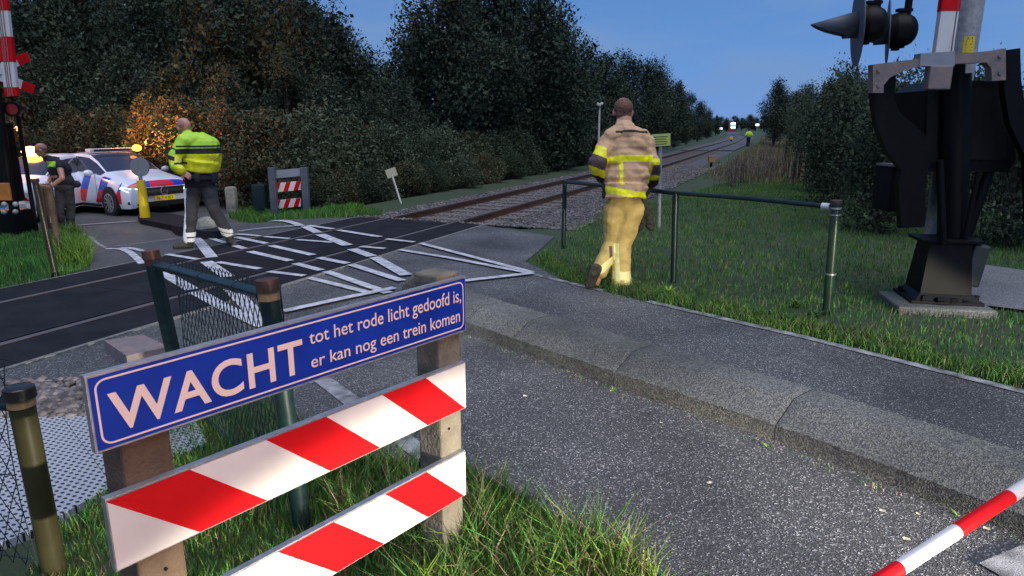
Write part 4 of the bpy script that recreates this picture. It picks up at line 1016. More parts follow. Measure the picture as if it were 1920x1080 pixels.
    for s in (-1,1):
        g=MB(); P=[(.045,.50,.585),(.03,.56,.54),(-.14,.80,.575),(-.36,.885,.66),(-.33,.87,.70),(-.10,.775,.67),(.02,.56,.645)]
        P=[Vector((x,s*y,z)) for x,y,z in P]; c=sum(P,Vector())/7
        g.add([p+Vector((.012,s*.012,0)) for p in P]+[c+Vector((.03,s*.035,0))],[(i,(i+1)%7,7) for i in range(7)]); W(g,'headlight','headlight' if light else 'plastic_grey',e,True)
        g=MB(); g.ball((-1.52,s*1.0,1.0),(.10,.11,.075)); g.box((-1.5,s*.88,.96),(.05,.12,.03)); W(g,'mirror',paint,e,True)
        g=MB(); 
        for x in (-1.42,-2.56,-3.48): g.box((x,s*.9025,.60),(.008,.004,.66))
        g.box((-2.4,s*.90,.24),(2.2,.02,.06)); W(g,'door_gap','car_black')
        for x in (-2.35,-3.3):
            g=MB(); g.box((x,s*.91,.82),(.16,.02,.025),bev=.005); W(g,'door_handle','rim')
    return e
PC=G(210,404); ang=math.radians(-29)
R2=Matrix.Rotation(ang,3,'Z'); off=R2@Vector((-.85,-.82,0)); loc=Vector((PC.x-off.x,PC.y-off.y,PC.z))
pc=car(loc,ang,'livery','white police car with blue and red diagonal stripes and amber beacon','emergency cars at the crossing',light=True)
g=MB(); g.box((-2.25,0,1.495),(.26,1.18,.085),bev=.02); lb_=g.build('light_bar','boom_white',pc,world=False)
g=MB(); g.box((-2.12,.0,1.50),(.02,1.0,.05)); g.build('bar_lens','car_glass',lb_,world=False)
g=MB(); g.ball((-2.06,.58,1.53),(.10,.12,.085)); bc=g.build('beacon','beacon',pc,smooth=True,world=False)
def amber(p,e,tgt=None,size=120):
    l=bpy.data.lights.new('beacon_light','SPOT' if tgt else 'POINT'); l.energy=e*.8; l.color=(1,.34,.07); l.shadow_soft_size=.12; o=bpy.data.objects.new('beacon_light',l); COL.objects.link(o); o.location=p
    if tgt: l.spot_size=math.radians(size); l.spot_blend=.6; o.rotation_euler=(Vector(tgt)-Vector(p)).to_track_quat('-Z','Y').to_euler()
pc.scale=(.84,1,1); pb_=loc+R2@Vector((-1.92,.58,1.68)); amber(pb_,1300,(pb_.x+6,pb_.y+.6,pb_.z+.9),84); amber(pb_,30,(pb_.x-1,pb_.y+3,pb_.z+1.2),120); amber(pb_,25)
p2c=Vector((A(28,300,15.6).x,15.6,0)); p2c.z=H(p2c.x,18.2)
van=car(p2c+Vector((.1,-1.2,.0)),math.radians(-86),'car_white','white service car with blazing amber beacon behind the striped boards at left','emergency cars at the crossing')
van.scale=(1,.80,.98)
g=MB(); g.ball((-2.1,-.22,1.52),(.16,.26,.13)); g.build('beacon','beacon_core',van,smooth=True,world=False)
q=A(45,284,16.6); amber(q+Vector((0,.3,.75)),1900,(q.x+5,q.y+3.4,q.z+2.3),95); amber(q+Vector((0,-.6,.35)),90)
# recovery truck at the far left, only its lit top shows
tx=A(-8,300,22.5); tr=empty('recovery_truck',(tx.x,22.5,H(tx.x,22.5)),'tall orange truck with a small lit roof panel behind the white service car','truck')
g=MB(); c=Vector((tx.x,22.5,tr.location.z)); zt=A(0,250,22.5).z
g.box(c+Vector((0,.9,(zt-c.z)/2+.2)),(1.9,1.8,zt-c.z-.4),bev=.12); g.box(c+Vector((0,3.6,1.3)),(2.1,3.4,.5),bev=.05); g.build('cab','orange_paint',tr)
g=MB(); g.box(c+Vector((0,-.01,(zt-c.z)*.72)),(1.6,.03,.55),bev=.01); g.build('windscreen','car_glass',tr)
g=MB(); g.box(c+Vector((0,-.05,.45)),(1.9,.15,.3),bev=.03); g.build('bumper','black_metal',tr)
for s in (-1,1):
    g=MB(); g.cyl(c+Vector((s*.75,.9,.42)),c+Vector((s*.98,.9,.42)),.42,n=20); g.cyl(c+Vector((s*.75,4.2,.42)),c+Vector((s*.98,4.2,.42)),.42,n=20); g.build('wheel','tyre',tr)
q=A(27,241,22.4); g=MB(); g.box(q,(.36,.10,.15),bev=.02,mi=0); g.build('roof_lamp','worklight',tr)
g=MB(); g.tube([A(8,262,22.6),A(8,246,22.6),A(44,246,22.6),A(46,285,22.6)],.03,n=6); g.build('roof_rack','plastic_grey',tr)
amber(q+Vector((.3,-.8,.3)),30)
# ================================================================== DISTANT TRAIN
s=300; x,y=xy(s,dc(s)); z=H(x,y); yw=math.atan2(y,x)  # facing the camera
t=empty('train',(x,y,z),'small distant train with bright headlights, front on, where the rails meet the horizon','train',rz=math.atan2(-x,y))
t.location=(G(1372,246).x*1.0,G(1372,246).y,G(1372,246).z); x,y,z=t.location; sc=math.hypot(x,y)/290
def TB(c,sz,nm,mm,bev=.1):
    g=MB(); g.box(c,sz,bev=bev); return g.build(nm,mm,t,world=False)
k=y/290
TB((0,12*k,2.0*k),(2.9*k,24*k,3.4*k),'body','train_red',.3*k); TB((.35*k,-.05*k,2.55*k),(1.9*k,.2*k,1.1*k),'windscreen','train_screen_glow',.05*k)  # windscreen given a red glow of its own; it is no lamp
TB((0,-.1,.5*k),(2.7*k,.4*k,.7*k),'bumper','train_red',.1*k)
for dx,dz in ((-.15,3.1),(.9,3.1),(-.1,1.5),(.95,1.5),(.4,3.3)):
    g=MB(); g.ball((dx*k,-.25*k,dz*k),.34*k); g.build('headlight','train_lamp',t,smooth=True,world=False)
# ================================================================== PEOPLE
def remesh(name,mb,vox,mats,fn,parent,disp=0,dscale=9,sm=6,dis2=None):
    me=bpy.data.meshes.new(name); me.from_pydata([tuple(v) for v in mb.v],[],mb.f); 
    o=bpy.data.objects.new(name,me); COL.objects.link(o)
    r=o.modifiers.new('r','REMESH'); r.mode='VOXEL'; r.voxel_size=vox; r.adaptivity=0
    s=o.modifiers.new('s','SMOOTH'); s.iterations=sm; s.factor=.5
    bpy.context.view_layer.update(); m2=bpy.data.meshes.new_from_object(o.evaluated_get(bpy.context.evaluated_depsgraph_get()))
    bpy.data.objects.remove(o); bpy.data.meshes.remove(me)
    n=len(m2.vertices); co=np.zeros(n*3,dtype=np.float32); m2.vertices.foreach_get('co',co); co=co.reshape(-1,3)
    if disp:
        no=np.zeros(n*3,dtype=np.float32); m2.vertices.foreach_get('normal',no); no=no.reshape(-1,3)
        for i in range(n):
            c=co[i]; w=mnoise.noise(Vector((c[0]*dscale,c[1]*dscale,c[2]*dscale*1.6)))+.5*mnoise.noise(Vector((c[0]*dscale*2.3,c[1]*dscale*2.3,c[2]*dscale*2.9+7)))
            co[i]+=no[i]*w*disp
    if mats:
        for m in mats: m2.materials.append(M[m])
        for p in m2.polygons:
            c=p.center
            if fn: p.material_index=fn(c)
    mi=np.array(world_matrix(parent).inverted()); co=(np.c_[co,np.ones(n)]@mi.T)[:,:3].astype(np.float32)
    m2.vertices.foreach_set('co',co.ravel()); m2.polygons.foreach_set('use_smooth',[True]*len(m2.polygons)); m2.update()
    o=bpy.data.objects.new(name,m2); COL.objects.link(o); o.parent=parent; m2.name=name; return o
def cap(g,p0,r0,p1,r1):
    g.ball(p0,r0,nu=14,nv=8); g.ball(p1,r1,nu=14,nv=8); g.cyl(p0,p1,r0,r1,n=14)
def chaincap(g,L):
    for (p,r),(q,s) in zip(L,L[1:]): cap(g,p,r,q,s)
def head(g,c,fwd,s=1.0):
    """skull, jaw, nose, ears; fwd = unit vector the face looks along"""
    c=Vector(c); f=Vector(fwd).normalized(); up=Vector((0,0,1)); sd_=f.cross(up).normalized(); u2=sd_.cross(f)
    R=Matrix((sd_,f,u2)).transposed()
    L=lambda x,y,z: c+R@Vector((x*s,y*s,z*s))
    g.ball(L(0,-.012,.022),(.076*s,.098*s,.092*s),R=R,nu=18,nv=12); g.ball(L(0,.028,-.045),(.056*s,.068*s,.066*s),R=R,nu=14,nv=10); g.ball(L(0,.06,-.085),(.028*s,.03*s,.024*s),R=R)
    g.ball(L(0,.093,-.012),(.012*s,.022*s,.022*s),R=R,nu=8,nv=6); g.ball(L(0,.092,-.052),(.024*s,.012*s,.01*s),R=R,nu=8,nv=6); g.ball(L(0,.082,.022),(.05*s,.014*s,.012*s),R=R,nu=10,nv=6)
    for e in (-1,1): g.ball(L(e*.078,-.005,-.012),(.013*s,.022*s,.034*s),R=R,nu=10,nv=8)
    return L
def hand(g,w,d,n,side,curl=.9,s=1.0):
    """palm from wrist w along d, n = palm normal the fingers curl towards"""
    w=Vector(w); d=Vector(d).normalized(); n=Vector(n); n=(n-d*n.dot(d)).normalized(); b=d.cross(n)*side
    R=Matrix((b,d,n)).transposed(); g.ball(w+d*.045*s,(.042*s,.05*s,.018*s),R=R,nu=12,nv=8)
    for i,(o_,l) in enumerate(((-.031,.062),(-.010,.075),(.011,.072),(.031,.055))):
        p=w+b*o_*s+d*.08*s; a=curl*.5; q=p+(d*math.cos(a)+n*math.sin(a))*l*.45*s; a=curl*1.3; r=q+(d*math.cos(a)+n*math.sin(a))*l*.35*s; a=curl*2.0; t=r+(d*math.cos(a)+n*math.sin(a))*l*.25*s
        for (x,rx),(y,ry) in zip(((p-d*.02,.0095),(p,.0095),(q,.009),(r,.008)),((p,.0095),(q,.009),(r,.008),(t,.007))): cap(g,x,rx*s,y,ry*s)
    p=w+d*.03*s-b*.032*s; q=p+(d*.6-b*.7+n*.3).normalized()*.035*s; r=q+(d*.9-b*.2+n*.5).normalized()*.03*s; cap(g,p,.013*s,q,.011*s); cap(g,q,.011*s,r,.009*s)
# ---- firefighter
f0=G0(1140,543); ff=empty('person',f0,'firefighter in tan coat and yellow striped trousers seen from behind, leaning on the green railing','person')
W=lambda x,y,Y: A(x,y,Y)
hc=W(1168,209,7.22); fw=Vector((.18,1,-.12))
body=MB(); head(body,hc,fw,1.18)
cap(body,W(1170,222,7.18),.078,W(1172,250,7.12),.085)
body.ball(W(1174,285,7.14),(.19,.12,.20)); body.ball(W(1172,340,7.08),(.16,.11,.18)); body.ball(W(1168,380,7.05),(.165,.12,.13))
hl=W(1148,344,7.62); hr=W(1222,349,7.55)
chaincap(body,[(W(1145,266,7.14),.055),(W(1120,314,7.02),.045),(W(1136,342,7.42),.032),(hl,.027)])
chaincap(body,[(W(1207,270,7.14),.055),(W(1224,314,7.08),.045),(W(1226,340,7.42),.032),(hr,.027)])
hand(body,hl,(.15,.75,-.1),(0,.2,-1),1,1.0,1.05); hand(body,hr,(-.1,.75,-.2),(0,.2,-1),-1,1.0,1.05)
kneeR=W(1166,458,7.02); ankR=W(1166,528,6.84); kneeL=W(1148,458,7.05); ankL=W(1124,506,6.86)
chaincap(body,[(W(1182,398,7.06),.10),(kneeR,.06),(ankR,.045)]); chaincap(body,[(W(1152,398,7.06),.10),(kneeL,.06),(ankL,.045)])
chaincap(body,[(ankR,.045),(Vector((ankR.x-.01,ankR.y+.15,.05)),.035)]); chaincap(body,[(ankL,.045),(Vector((ankL.x-.02,ankL.y-.0,.06)),.03)])
bo=remesh('body',body,.008,['skin'],None,ff,sm=2)
hr_=MB(); fwn=fw.normalized(); hr_.ball(hc+Vector((0,-.022,.035)),(.098,.112,.098),nu=20,nv=12); hr_.ball(hc+Vector((0,-.055,-.03)),(.080,.062,.062),nu=16,nv=10)
remesh('hair',hr_,.007,['hair_dark'],None,ff,disp=.0035,dscale=60,sm=1)
jk=MB()
cap(jk,W(1170,234,7.16),.088,W(1173,248,7.12),.125); cap(jk,W(1172,250,7.12),.11,W(1148,258,7.12),.10); cap(jk,W(1172,250,7.12),.11,W(1204,260,7.12),.10)
jk.ball(W(1176,274,7.13),(.265,.155,.16)); jk.ball(W(1176,300,7.12),(.255,.17,.20)); jk.ball(W(1175,330,7.08),(.245,.17,.19))
g1=W(1171,345,7.06); g2=W(1169,366,7.04); jk.cyl(g1,W(1170,372,7.04),.215,.225,n=24)
for i in range(len(jk.v)): pass
jk.ball(W(1172,352,7.05),(.24,.17,.11))
chaincap(jk,[(W(1175,262,7.13),.10),(W(1144,264,7.13),.10),(W(1120,306,7.02),.092),(W(1124,324,7.08),.074),(W(1140,342,7.42),.055)])
chaincap(jk,[(W(1176,262,7.13),.10),(W(1210,267,7.13),.095),(W(1224,308,7.07),.08),(W(1226,322,7.12),.068),(W(1224,343,7.40),.052)])
hemz=[W(1130,371,7.04).z,W(1208,384,7.04).z]; xl=W(1130,371,7.04).x; xr=W(1208,384,7.04).x
def zz(py,Y=7.0): return W(1170,py,Y).z
def xx_(px,Y=7.0): return W(px,300,Y).x
cxj=W(1175,300,7.1).x; elL=W(1122,310,7.04); elR=W(1226,312,7.07)
def jfn(c):
    # distance to the arm axes decides arm or trunk
    armL=c.x<cxj-.225 ; armR=c.x>cxj+.25
    if c.y>7.2 and c.z<zz(318): 
        if c.x<cxj-.10: armL=True
        if c.x>cxj+.16: armR=True
    if armL:
        t=c.z+ (c.x-elL.x)*.35
        if zz(292)<t<zz(273): return 1
        if zz(316)<t<=zz(292): return 2
        if zz(331)<t<=zz(316): return 1
        if t<=zz(331): return 3
        return 0
    if armR:
        if zz(310)<c.z<zz(297): return 1
        if zz(330)<c.z<=zz(310): return 2
        if zz(339)<c.z<=zz(330): return 1
        if c.z<=zz(341): return 3
        return 0
    u=(c.x-cxj)
    zb=c.z-.10*abs(u)**1.0*(1 if u<0 else .2)*-1
    if zz(303)<c.z+.16*max(0,-u-.05)<zz(290): return 1
    sl=c.z+u*.16
    if zz(361)<sl+.03<zz(348): return 1
    if zz(345)<c.z<=zz(303) and abs(u+.075-(.0))<.019: return 1
    if zz(353)<c.z<=zz(303) and abs(u-.225)<.010 : return 1
    if zz(248)<c.z+.06*abs(u-.02)<zz(243) and c.y<7.14 and -.13<u<.20: return 3
    return 0
jo=remesh('fire_coat',jk,.0085,['tan','fire_yellow','patch_grey','patch_dark'],jfn,ff,disp=.015,dscale=7,sm=3)
tr_=MB()
tr_.ball(W(1169,384,7.05),(.185,.14,.12)); 
chaincap(tr_,[(W(1183,392,7.05),.14),(W(1174,430,7.04),.122),(kneeR,.105),(W(1164,500,6.93),.098),(W(1166,531,6.86),.108)])
chaincap(tr_,[(W(1154,395,7.05),.13),(W(1150,430,7.06),.11),(kneeL,.095),(W(1133,488,6.92),.084),(W(1124,507,6.88),.088)])
def tfn(c):
    if c.x>W(1148,500,6.9).x:
        if zz(522,6.86)<c.z<zz(508,6.86): return 1
        if c.z<zz(455) and abs(c.x-W(1157,500,6.85).x)<.024 and c.y<6.98: return 1
        if c.z<zz(514,6.86) and c.z>zz(536,6.86) and c.y<6.9: return 1 if abs(c.x-W(1175,500,6.85).x)<.03 else 0
    else:
        t=c.z-(c.x-W(1130,500,6.85).x)*.6
        if zz(508,6.88)<t<zz(492,6.88): return 1
        if zz(482,6.9)<c.z<zz(462,6.9) and c.x>W(1140,470,7).x: return 2
    return 0
remesh('trousers',tr_,.0085,['tan_yellow','fire_yellow_pale','patch_grey'],tfn,ff,disp=.013,dscale=5.5,sm=3)
bt=MB(); a=W(1166,530,6.86); chaincap(bt,[(a,.075),(Vector((a.x,a.y,.05)),.052),(Vector((a.x+.02,a.y+.17,.045)),.045)]); bt.box((a.x,a.y+.07,.012),(.105,.30,.024))
remesh('boot',bt,.009,['boot'],None,ff,sm=2)
bt=MB(); a=W(1123,505,6.88); chaincap(bt,[(a,.078),(W(1112,512,6.80),.058),(Vector((.835,6.90,.055)),.05)]); bt.box(W(1110,518,6.78),(.10,.03,.27),Matrix.Rotation(.28,3,'X')@Matrix.Rotation(.15,3,'Y'),bev=.01)
remesh('boot',bt,.009,['boot'],None,ff,sm=2)
hd=MB(); chaincap(hd,[(W(1203,372,7.25),.05),(W(1212,400,7.25),.07),(W(1220,425,7.25),.045)]); chaincap(hd,[(W(1212,400,7.25),.06),(W(1198,428,7.25),.03),(W(1194,438,7.25),.018)]); chaincap(hd,[(W(1218,350,7.45),.03),(W(1204,374,7.28),.045)])
e=empty('jacket_bundle',W(1210,400,7.25),'dark crumpled cloth hanging from the firefighter\'s right hand against the railing','cloth')
remesh('cloth',hd,.009,['cloth_dark'],None,e,disp=.014,dscale=16,sm=2)
# ---- policeman walking
YP=9.25; c0=G0(385,467); pm=empty('person',c0,'bald policeman in bright yellow green jacket and dark trousers striding across the crossing','person')
hc=W(344,239,9.32); fw=Vector((-.75,.45,-.25)); body=MB(); head(body,hc,fw,1.08)
cap(body,W(352,250,9.3),.062,W(360,262,9.28),.07); body.ball(W(374,285,9.3),(.2,.13,.22)); body.ball(W(377,320,9.3),(.17,.12,.14)); body.ball(W(374,338,9.3),(.17,.13,.12))
wl_=W(340,322,9.02); wr_=W(405,322,9.45)
chaincap(body,[(W(342,262,9.2),.06),(W(325,298,9.12),.045),(wl_,.03)]); chaincap(body,[(W(400,268,9.35),.06),(W(410,300,9.5),.045),(wr_,.03)])
hand(body,wl_,(.8,.1,-.5),(0,.6,-.6),1,.8,1.05); hand(body,wr_,(-.1,.1,-1),(-.5,.5,0),-1,.6,1.05)
kL=W(358,402,9.2); aL=W(355,450,9.2); kR=W(402,394,9.3); aR=W(428,440,9.5)
chaincap(body,[(W(362,345,9.28),.09),(kL,.06),(aL,.045)]); chaincap(body,[(W(388,345,9.32),.09),(kR,.06),(aR,.045)])
remesh('body',body,.009,['skin'],None,pm,sm=2)
hh=MB(); hh.ball(hc+Vector((.012,-.01,.035)),(.088,.090,.082),nu=16,nv=10); remesh('hair',hh,.008,['hair_grey'],None,pm,sm=1)
jk=MB(); cap(jk,W(352,254,9.28),.078,W(362,264,9.28),.10); jk.ball(W(374,272,9.29),(.24,.15,.14)); jk.ball(W(376,290,9.3),(.245,.165,.18)); jk.ball(W(377,308,9.3),(.235,.165,.13)); jk.cyl(W(377,300,9.3),W(376,321,9.3),.215,.205,n=24)
chaincap(jk,[(W(368,262,9.25),.10),(W(344,264,9.18),.09),(W(328,294,9.1),.088),(W(330,312,9.03),.075),(W(340,319,9.0),.058)])
chaincap(jk,[(W(380,262,9.3),.10),(W(398,270,9.36),.09),(W(406,296,9.48),.078),(W(404,316,9.46),.06)])
z9=lambda py: W(370,py,9.25).z
def pfn(c):
    px,_=projp(c); 
    arm=c.x<W(340,290,9.2).x
    if arm:
        t=c.z-(c.x-W(325,290,9.2).x)*(-.3)
        if z9(296)<t<z9(288): return 2
        if z9(276)<t<z9(273): return 2
        if c.z<z9(291) and c.z>z9(306): return 1
        return 0
    if z9(288)<c.z<z9(278): return 2
    if z9(275)<c.z<z9(272): return 2
    if z9(307)<c.z<z9(303) and c.x<W(356,300,9.2).x: return 2
    if c.z<z9(289): return 1
    return 0
remesh('hivis_jacket',jk,.010,['hivis','hivis_yellow','navy'],pfn,pm,disp=.011,dscale=7,sm=4)
tr_=MB(); tr_.ball(W(375,326,9.3),(.215,.155,.09)); tr_.ball(W(374,340,9.3),(.20,.15,.12))
chaincap(tr_,[(W(363,348,9.28),.115),(kL,.082),(W(355,448,9.2),.080)]); chaincap(tr_,[(W(388,348,9.32),.115),(kR,.085),(W(427,438,9.5),.078)])
def qfn(c):
    if c.z>z9(352): return 2
    if c.x<W(384,430,9.3).x:
        if z9(452)<c.z<z9(445) or z9(442)<c.z<z9(434): return 1
        ax_=W(363-8*min(1,max(0,(z9(345)-c.z)/(z9(345)-z9(450)))),430,9.2).x
        if c.x<ax_-.022 and c.y<9.26: return 1
    else:
        t=c.z+(c.x-W(428,440,9.4).x)*.35
        a_=W(428,438,9.5).z; 
        if a_-.055<t<a_+.005 or a_+.018<t<a_+.075: return 1
    return 0
remesh('trousers',tr_,.010,['trouser_grey','reflect','navy'],qfn,pm,disp=.010,dscale=7,sm=3)
be=MB(); be.cyl(W(376,326,9.3),W(376,333,9.3),.205,.205,n=24); be.box(W(402,332,9.3),(.07,.16,.14),bev=.02); be.box(W(350,333,9.2),(.07,.12,.13),bev=.02); be.box(W(370,333,9.1),(.07,.06,.12),bev=.02)
be.build('duty_belt','navy',pm,smooth=True)
for a,toe in ((W(355,452,9.2),(-.17,-.06)),(W(430,444,9.5),(.13,-.16))):
    bt=MB(); z0=.05; chaincap(bt,[(a,.062),(Vector((a.x,a.y,.055)),.048),(Vector((a.x+toe[0],a.y+toe[1],.04)),.038)]); remesh('boot',bt,.010,['boot'],None,pm,sm=2)
# ---- dark officer at the left
YD=14.4; zz0=H(A(120,430,YD).x,YD); od=empty('person',(A(122,430,YD).x,YD,zz0),'officer in dark uniform with yellow shoulder patches, bending beside the striped boards','person')
W2=lambda x,y,d=0: A(x,y,YD+d)
hc=W2(76,281,-.1); body=MB(); head(body,hc,(-.8,-.4,-.35),1.15); cap(body,W2(84,293),.065,W2(98,302),.08); body.ball(W2(112,322),(.20,.16,.24)); body.ball(W2(120,348),(.18,.15,.15))
wr2=W2(98,348,-.35); chaincap(body,[(W2(112,312,-.2),.065),(W2(117,334,-.3),.05),(wr2,.035)]); chaincap(body,[(W2(104,308,.15),.065),(W2(96,330,.2),.05),(W2(90,345,-.1),.035)])
hand(body,wr2,(-.9,-.2,-.2),(0,0,-1),1,.8,1.1); hand(body,W2(90,345,-.1),(-.9,-.2,-.2),(0,0,-1),-1,.8,1.1)
k1=W2(112,392,-.1); a1=W2(114,428,-.05); k2=W2(133,390,.1); a2=W2(131,428,.1)
chaincap(body,[(W2(114,355),.10),(k1,.065),(a1,.05)]); chaincap(body,[(W2(127,355),.10),(k2,.065),(a2,.05)])
remesh('body',body,.012,['skin'],None,od,sm=2)
hh=MB(); hh.ball(hc+Vector((.02,.01,.04)),(.10,.10,.085)); remesh('hair',hh,.010,['hair_grey'],None,od,sm=1)
jk=MB(); cap(jk,W2(90,298),.085,W2(102,304),.12); jk.ball(W2(112,318),(.235,.18,.22)); jk.ball(W2(119,340),(.225,.17,.18)); jk.ball(W2(112,310,-.18),(.11,.10,.12)); jk.ball(W2(140,345,.05),(.14,.08,.08))
zA=W2(100,318).z
def ofn(c):
    t=(c.x-W2(95,300).x)
    if W2(0,312).z<c.z<W2(0,302).z and c.x<W2(118,300).x and c.y<YD-.08: return 1
    return 0
remesh('uniform_shirt',jk,.012,['navy','hivis'],ofn,od,disp=.012,dscale=8,sm=3)
tr_=MB(); tr_.ball(W2(121,350),(.205,.17,.14)); chaincap(tr_,[(W2(114,356),.12),(k1,.085),(W2(114,424,-.05),.085)]); chaincap(tr_,[(W2(127,356),.12),(k2,.085),(W2(131,424,.1),.085)])
remesh('trousers',tr_,.012,['trouser_grey'],None,od,disp=.012,dscale=8,sm=3)
for a in (a1,a2):
    bt=MB(); chaincap(bt,[(a,.06),(Vector((a.x,a.y,zz0+.05)),.05),(Vector((a.x-.17,a.y-.05,zz0+.045)),.04)]); remesh('boot',bt,.012,['boot'],None,od,sm=1)
# ---- far track worker
YW=57.0; p=A(1402,281,YW); z0=H(p.x,YW); s_=(A(0,241,YW).z-z0)/1.85; fw_=empty('person',(p.x,YW,z0),'tiny worker in yellow hi-vis top and dark trousers walking beside the distant track','person')
V=lambda x,y,z: Vector((p.x+x*s_,YW+y*s_,z0+z*s_))
b=MB(); head(b,V(0,0,1.70),(0,1,0),s_*1.1); cap(b,V(0,0,1.5),.07*s_,V(0,0,1.6),.06*s_); b.ball(V(0,0,1.25),(.2*s_,.13*s_,.3*s_)); b.ball(V(0,0,.95),(.18*s_,.13*s_,.15*s_))
for s in (-1,1): 
    chaincap(b,[(V(s*.2,0,1.42),.06*s_),(V(s*.32,-.05,1.15),.05*s_),(V(s*.22,.15,1.0),.04*s_)]); chaincap(b,[(V(s*.09,0,.9),.1*s_),(V(s*.1,.05,.5),.07*s_),(V(s*.08,-.05*s,.08),.05*s_)]); cap(b,V(s*.08,-.05*s,.06),.05*s_,V(s*.09,.14,.05),.04*s_)
remesh('body',b,.03,['skin'],None,fw_,sm=1)
b=MB(); b.ball(V(0,0,1.77),(.13*s_,.13*s_,.10*s_)); b.build('cap','navy',fw_,smooth=True)
b=MB(); b.ball(V(0,0,1.27),(.27*s_,.18*s_,.34*s_)); 
for s in (-1,1): chaincap(b,[(V(s*.2,0,1.44),.10*s_),(V(s*.34,-.05,1.17),.09*s_)])
remesh('hivis_jacket',b,.03,['hivis'],None,fw_,sm=1)
b=MB(); b.ball(V(0,0,.93),(.21*s_,.16*s_,.15*s_)); 
for s in (-1,1): chaincap(b,[(V(s*.09,0,.88),.12*s_),(V(s*.1,.05,.5),.10*s_),(V(s*.08,-.05*s,.14),.09*s_)])
remesh('trousers',b,.03,['navy'],None,fw_,sm=1)
# ================================================================== TREES AND SHRUBS
def leafcloud(name,blobs,n,size,mats,wts,droop=0,bias=2.2):
    vol=np.array([b[1][0]*b[1][1]*b[1][2] for b in blobs]); vol=vol**.85; vol/=vol.sum(); bi=rng.choice(len(blobs),n,p=vol)
    C=np.array([b[0] for b in blobs])[bi]; Rr=np.array([b[1] for b in blobs])[bi]
    d=rng.normal(size=(n,3)); d/=np.linalg.norm(d,axis=1)[:,None]; r=rng.random(n)**(1/bias)*(1+rng.normal(size=n)*.10)
    P=C+d*r[:,None]*Rr
    # clumping: pull leaves towards twig centres
    k=n//26; ci=rng.integers(0,n,k); near=rng.integers(0,k,n); 
    cand=rng.integers(0,k,(n,6)); dist=np.linalg.norm(P[ci][cand]-P[:,None,:],axis=2); best=cand[np.arange(n),dist.argmin(1)]; bd=dist.min(1)
    pull=np.clip(.55-bd*.12,0,.5)[:,None]; P=P+(P[ci][best]-P)*pull
    a=rng.normal(size=(n,3)); a/=np.linalg.norm(a,axis=1)[:,None]; b=np.cross(a,rng.normal(size=(n,3))); b/=np.linalg.norm(b,axis=1)[:,None]
    L=size*.86*rng.choice([.55,.8,1.0,1.35,1.9],n,p=[.25,.25,.25,.17,.08])[:,None]*rng.uniform(.8,1.2,n)[:,None]; w=L*rng.uniform(.35,.7,n)[:,None]
    V=np.stack([P-a*L*.5,P+b*w*.5,P+a*L*.5,P-b*w*.5],1); V[:,1,2]-=.1*size; V[:,3,2]-=.1*size
    V[...,2]=np.maximum(V[...,2],.02)
    mi=rng.choice(len(mats),n,p=wts)
    return V.reshape(-1,3),np.arange(n*4),mi
def tree_proto(kind,hgt,wid,n,leaf,mats,wts,label,seed,lowgap=.12):
    random.seed(seed); e=empty(kind,(0,0,0),label,'tree' if 'tree' in kind else 'shrub')
    blobs=[]; tr=MB(); top=hgt*.9
    path=[(0,0,-.2),(random.uniform(-.1,.1),random.uniform(-.1,.1),hgt*.35),(random.uniform(-.25,.25),random.uniform(-.25,.25),hgt*.7)]
    rt=hgt*.017+.015; tr.tube(path,[rt*1.3,rt*.9,rt*.4],n=8)
    nb=17 if 'tree' in kind else 11
    for i in range(nb):
        t=(i+.5)/nb; z=hgt*(lowgap+(1-lowgap)*t*.92); prof=math.sin(math.pi*min(1,max(.08,(t*.86+.14))))**.6
        a=random.uniform(0,6.28); rr=wid*.5*prof*random.uniform(.25,.72); bx_=rr*math.cos(a); by_=rr*math.sin(a); br=wid*random.uniform(.17,.30)*(.6+.4*prof)
        blobs.append(((bx_,by_,z),(br,br,br*random.uniform(.7,1.2))))
        f=random.uniform(.25,.6); zb=max(.1,z*f); tr.tube([(path[1][0]*f,path[1][1]*f,zb),((bx_)*.5,(by_)*.5,(zb+z)*.5+.05*hgt*.5),(bx_,by_,z)],[rt*.45,rt*.3,rt*.1],n=5)
    for i in range(nb*4):   # outlying twigs that break the outline
        c,r=random.choice(blobs[:nb]); a=random.uniform(0,6.28); el=random.uniform(-.3,1.4); k_=random.uniform(1.0,1.4); q=(c[0]+r[0]*k_*math.cos(a)*math.cos(el),c[1]+r[0]*k_*math.sin(a)*math.cos(el),c[2]+r[2]*k_*math.sin(el))
        s=wid*random.uniform(.03,.08); blobs.append((q,(s,s,s*random.uniform(.8,1.8))))
    tr.build('trunk' if 'tree' in kind else 'stems','bark',e,world=False,fix=False)
    V,Fc,mi=leafcloud('crown',blobs,n,leaf,mats,wts); npmesh('crown' if 'tree' in kind else 'foliage',V,Fc,4,mats,parent=e,midx=mi)
    return e
DK_=['leaf_dark','leaf_mid']; 
protos={}
def proto(key,*a): protos[key]=(lambda e:(e,children(e),[True]))(tree_proto(*a))
proto('T0','forest_tree',9.0,5.4,21000,.17,DK_,[.7,.3],'x',1)
proto('T1','forest_tree',8.5,4.8,19000,.17,DK_,[.5,.5],'x',2)
proto('T2','forest_tree',7.0,4.6,17000,.15,['leaf_dark','leaf_grey'],[.6,.4],'x',3)
proto('T3','forest_tree',9.5,6.2,23000,.18,DK_,[.8,.2],'x',4)
proto('B0','shrub',2.6,2.5,9500,.085,['leaf_mid','leaf_brown'],[.6,.4],'x',5,.02)
proto('B1','shrub',2.4,2.7,9500,.085,['leaf_grey','leaf_mid'],[.6,.4],'x',6,.02)
proto('B2','shrub',3.0,2.4,9500,.08,['leaf_brown','leaf_mid'],[.65,.35],'x',7,.02)
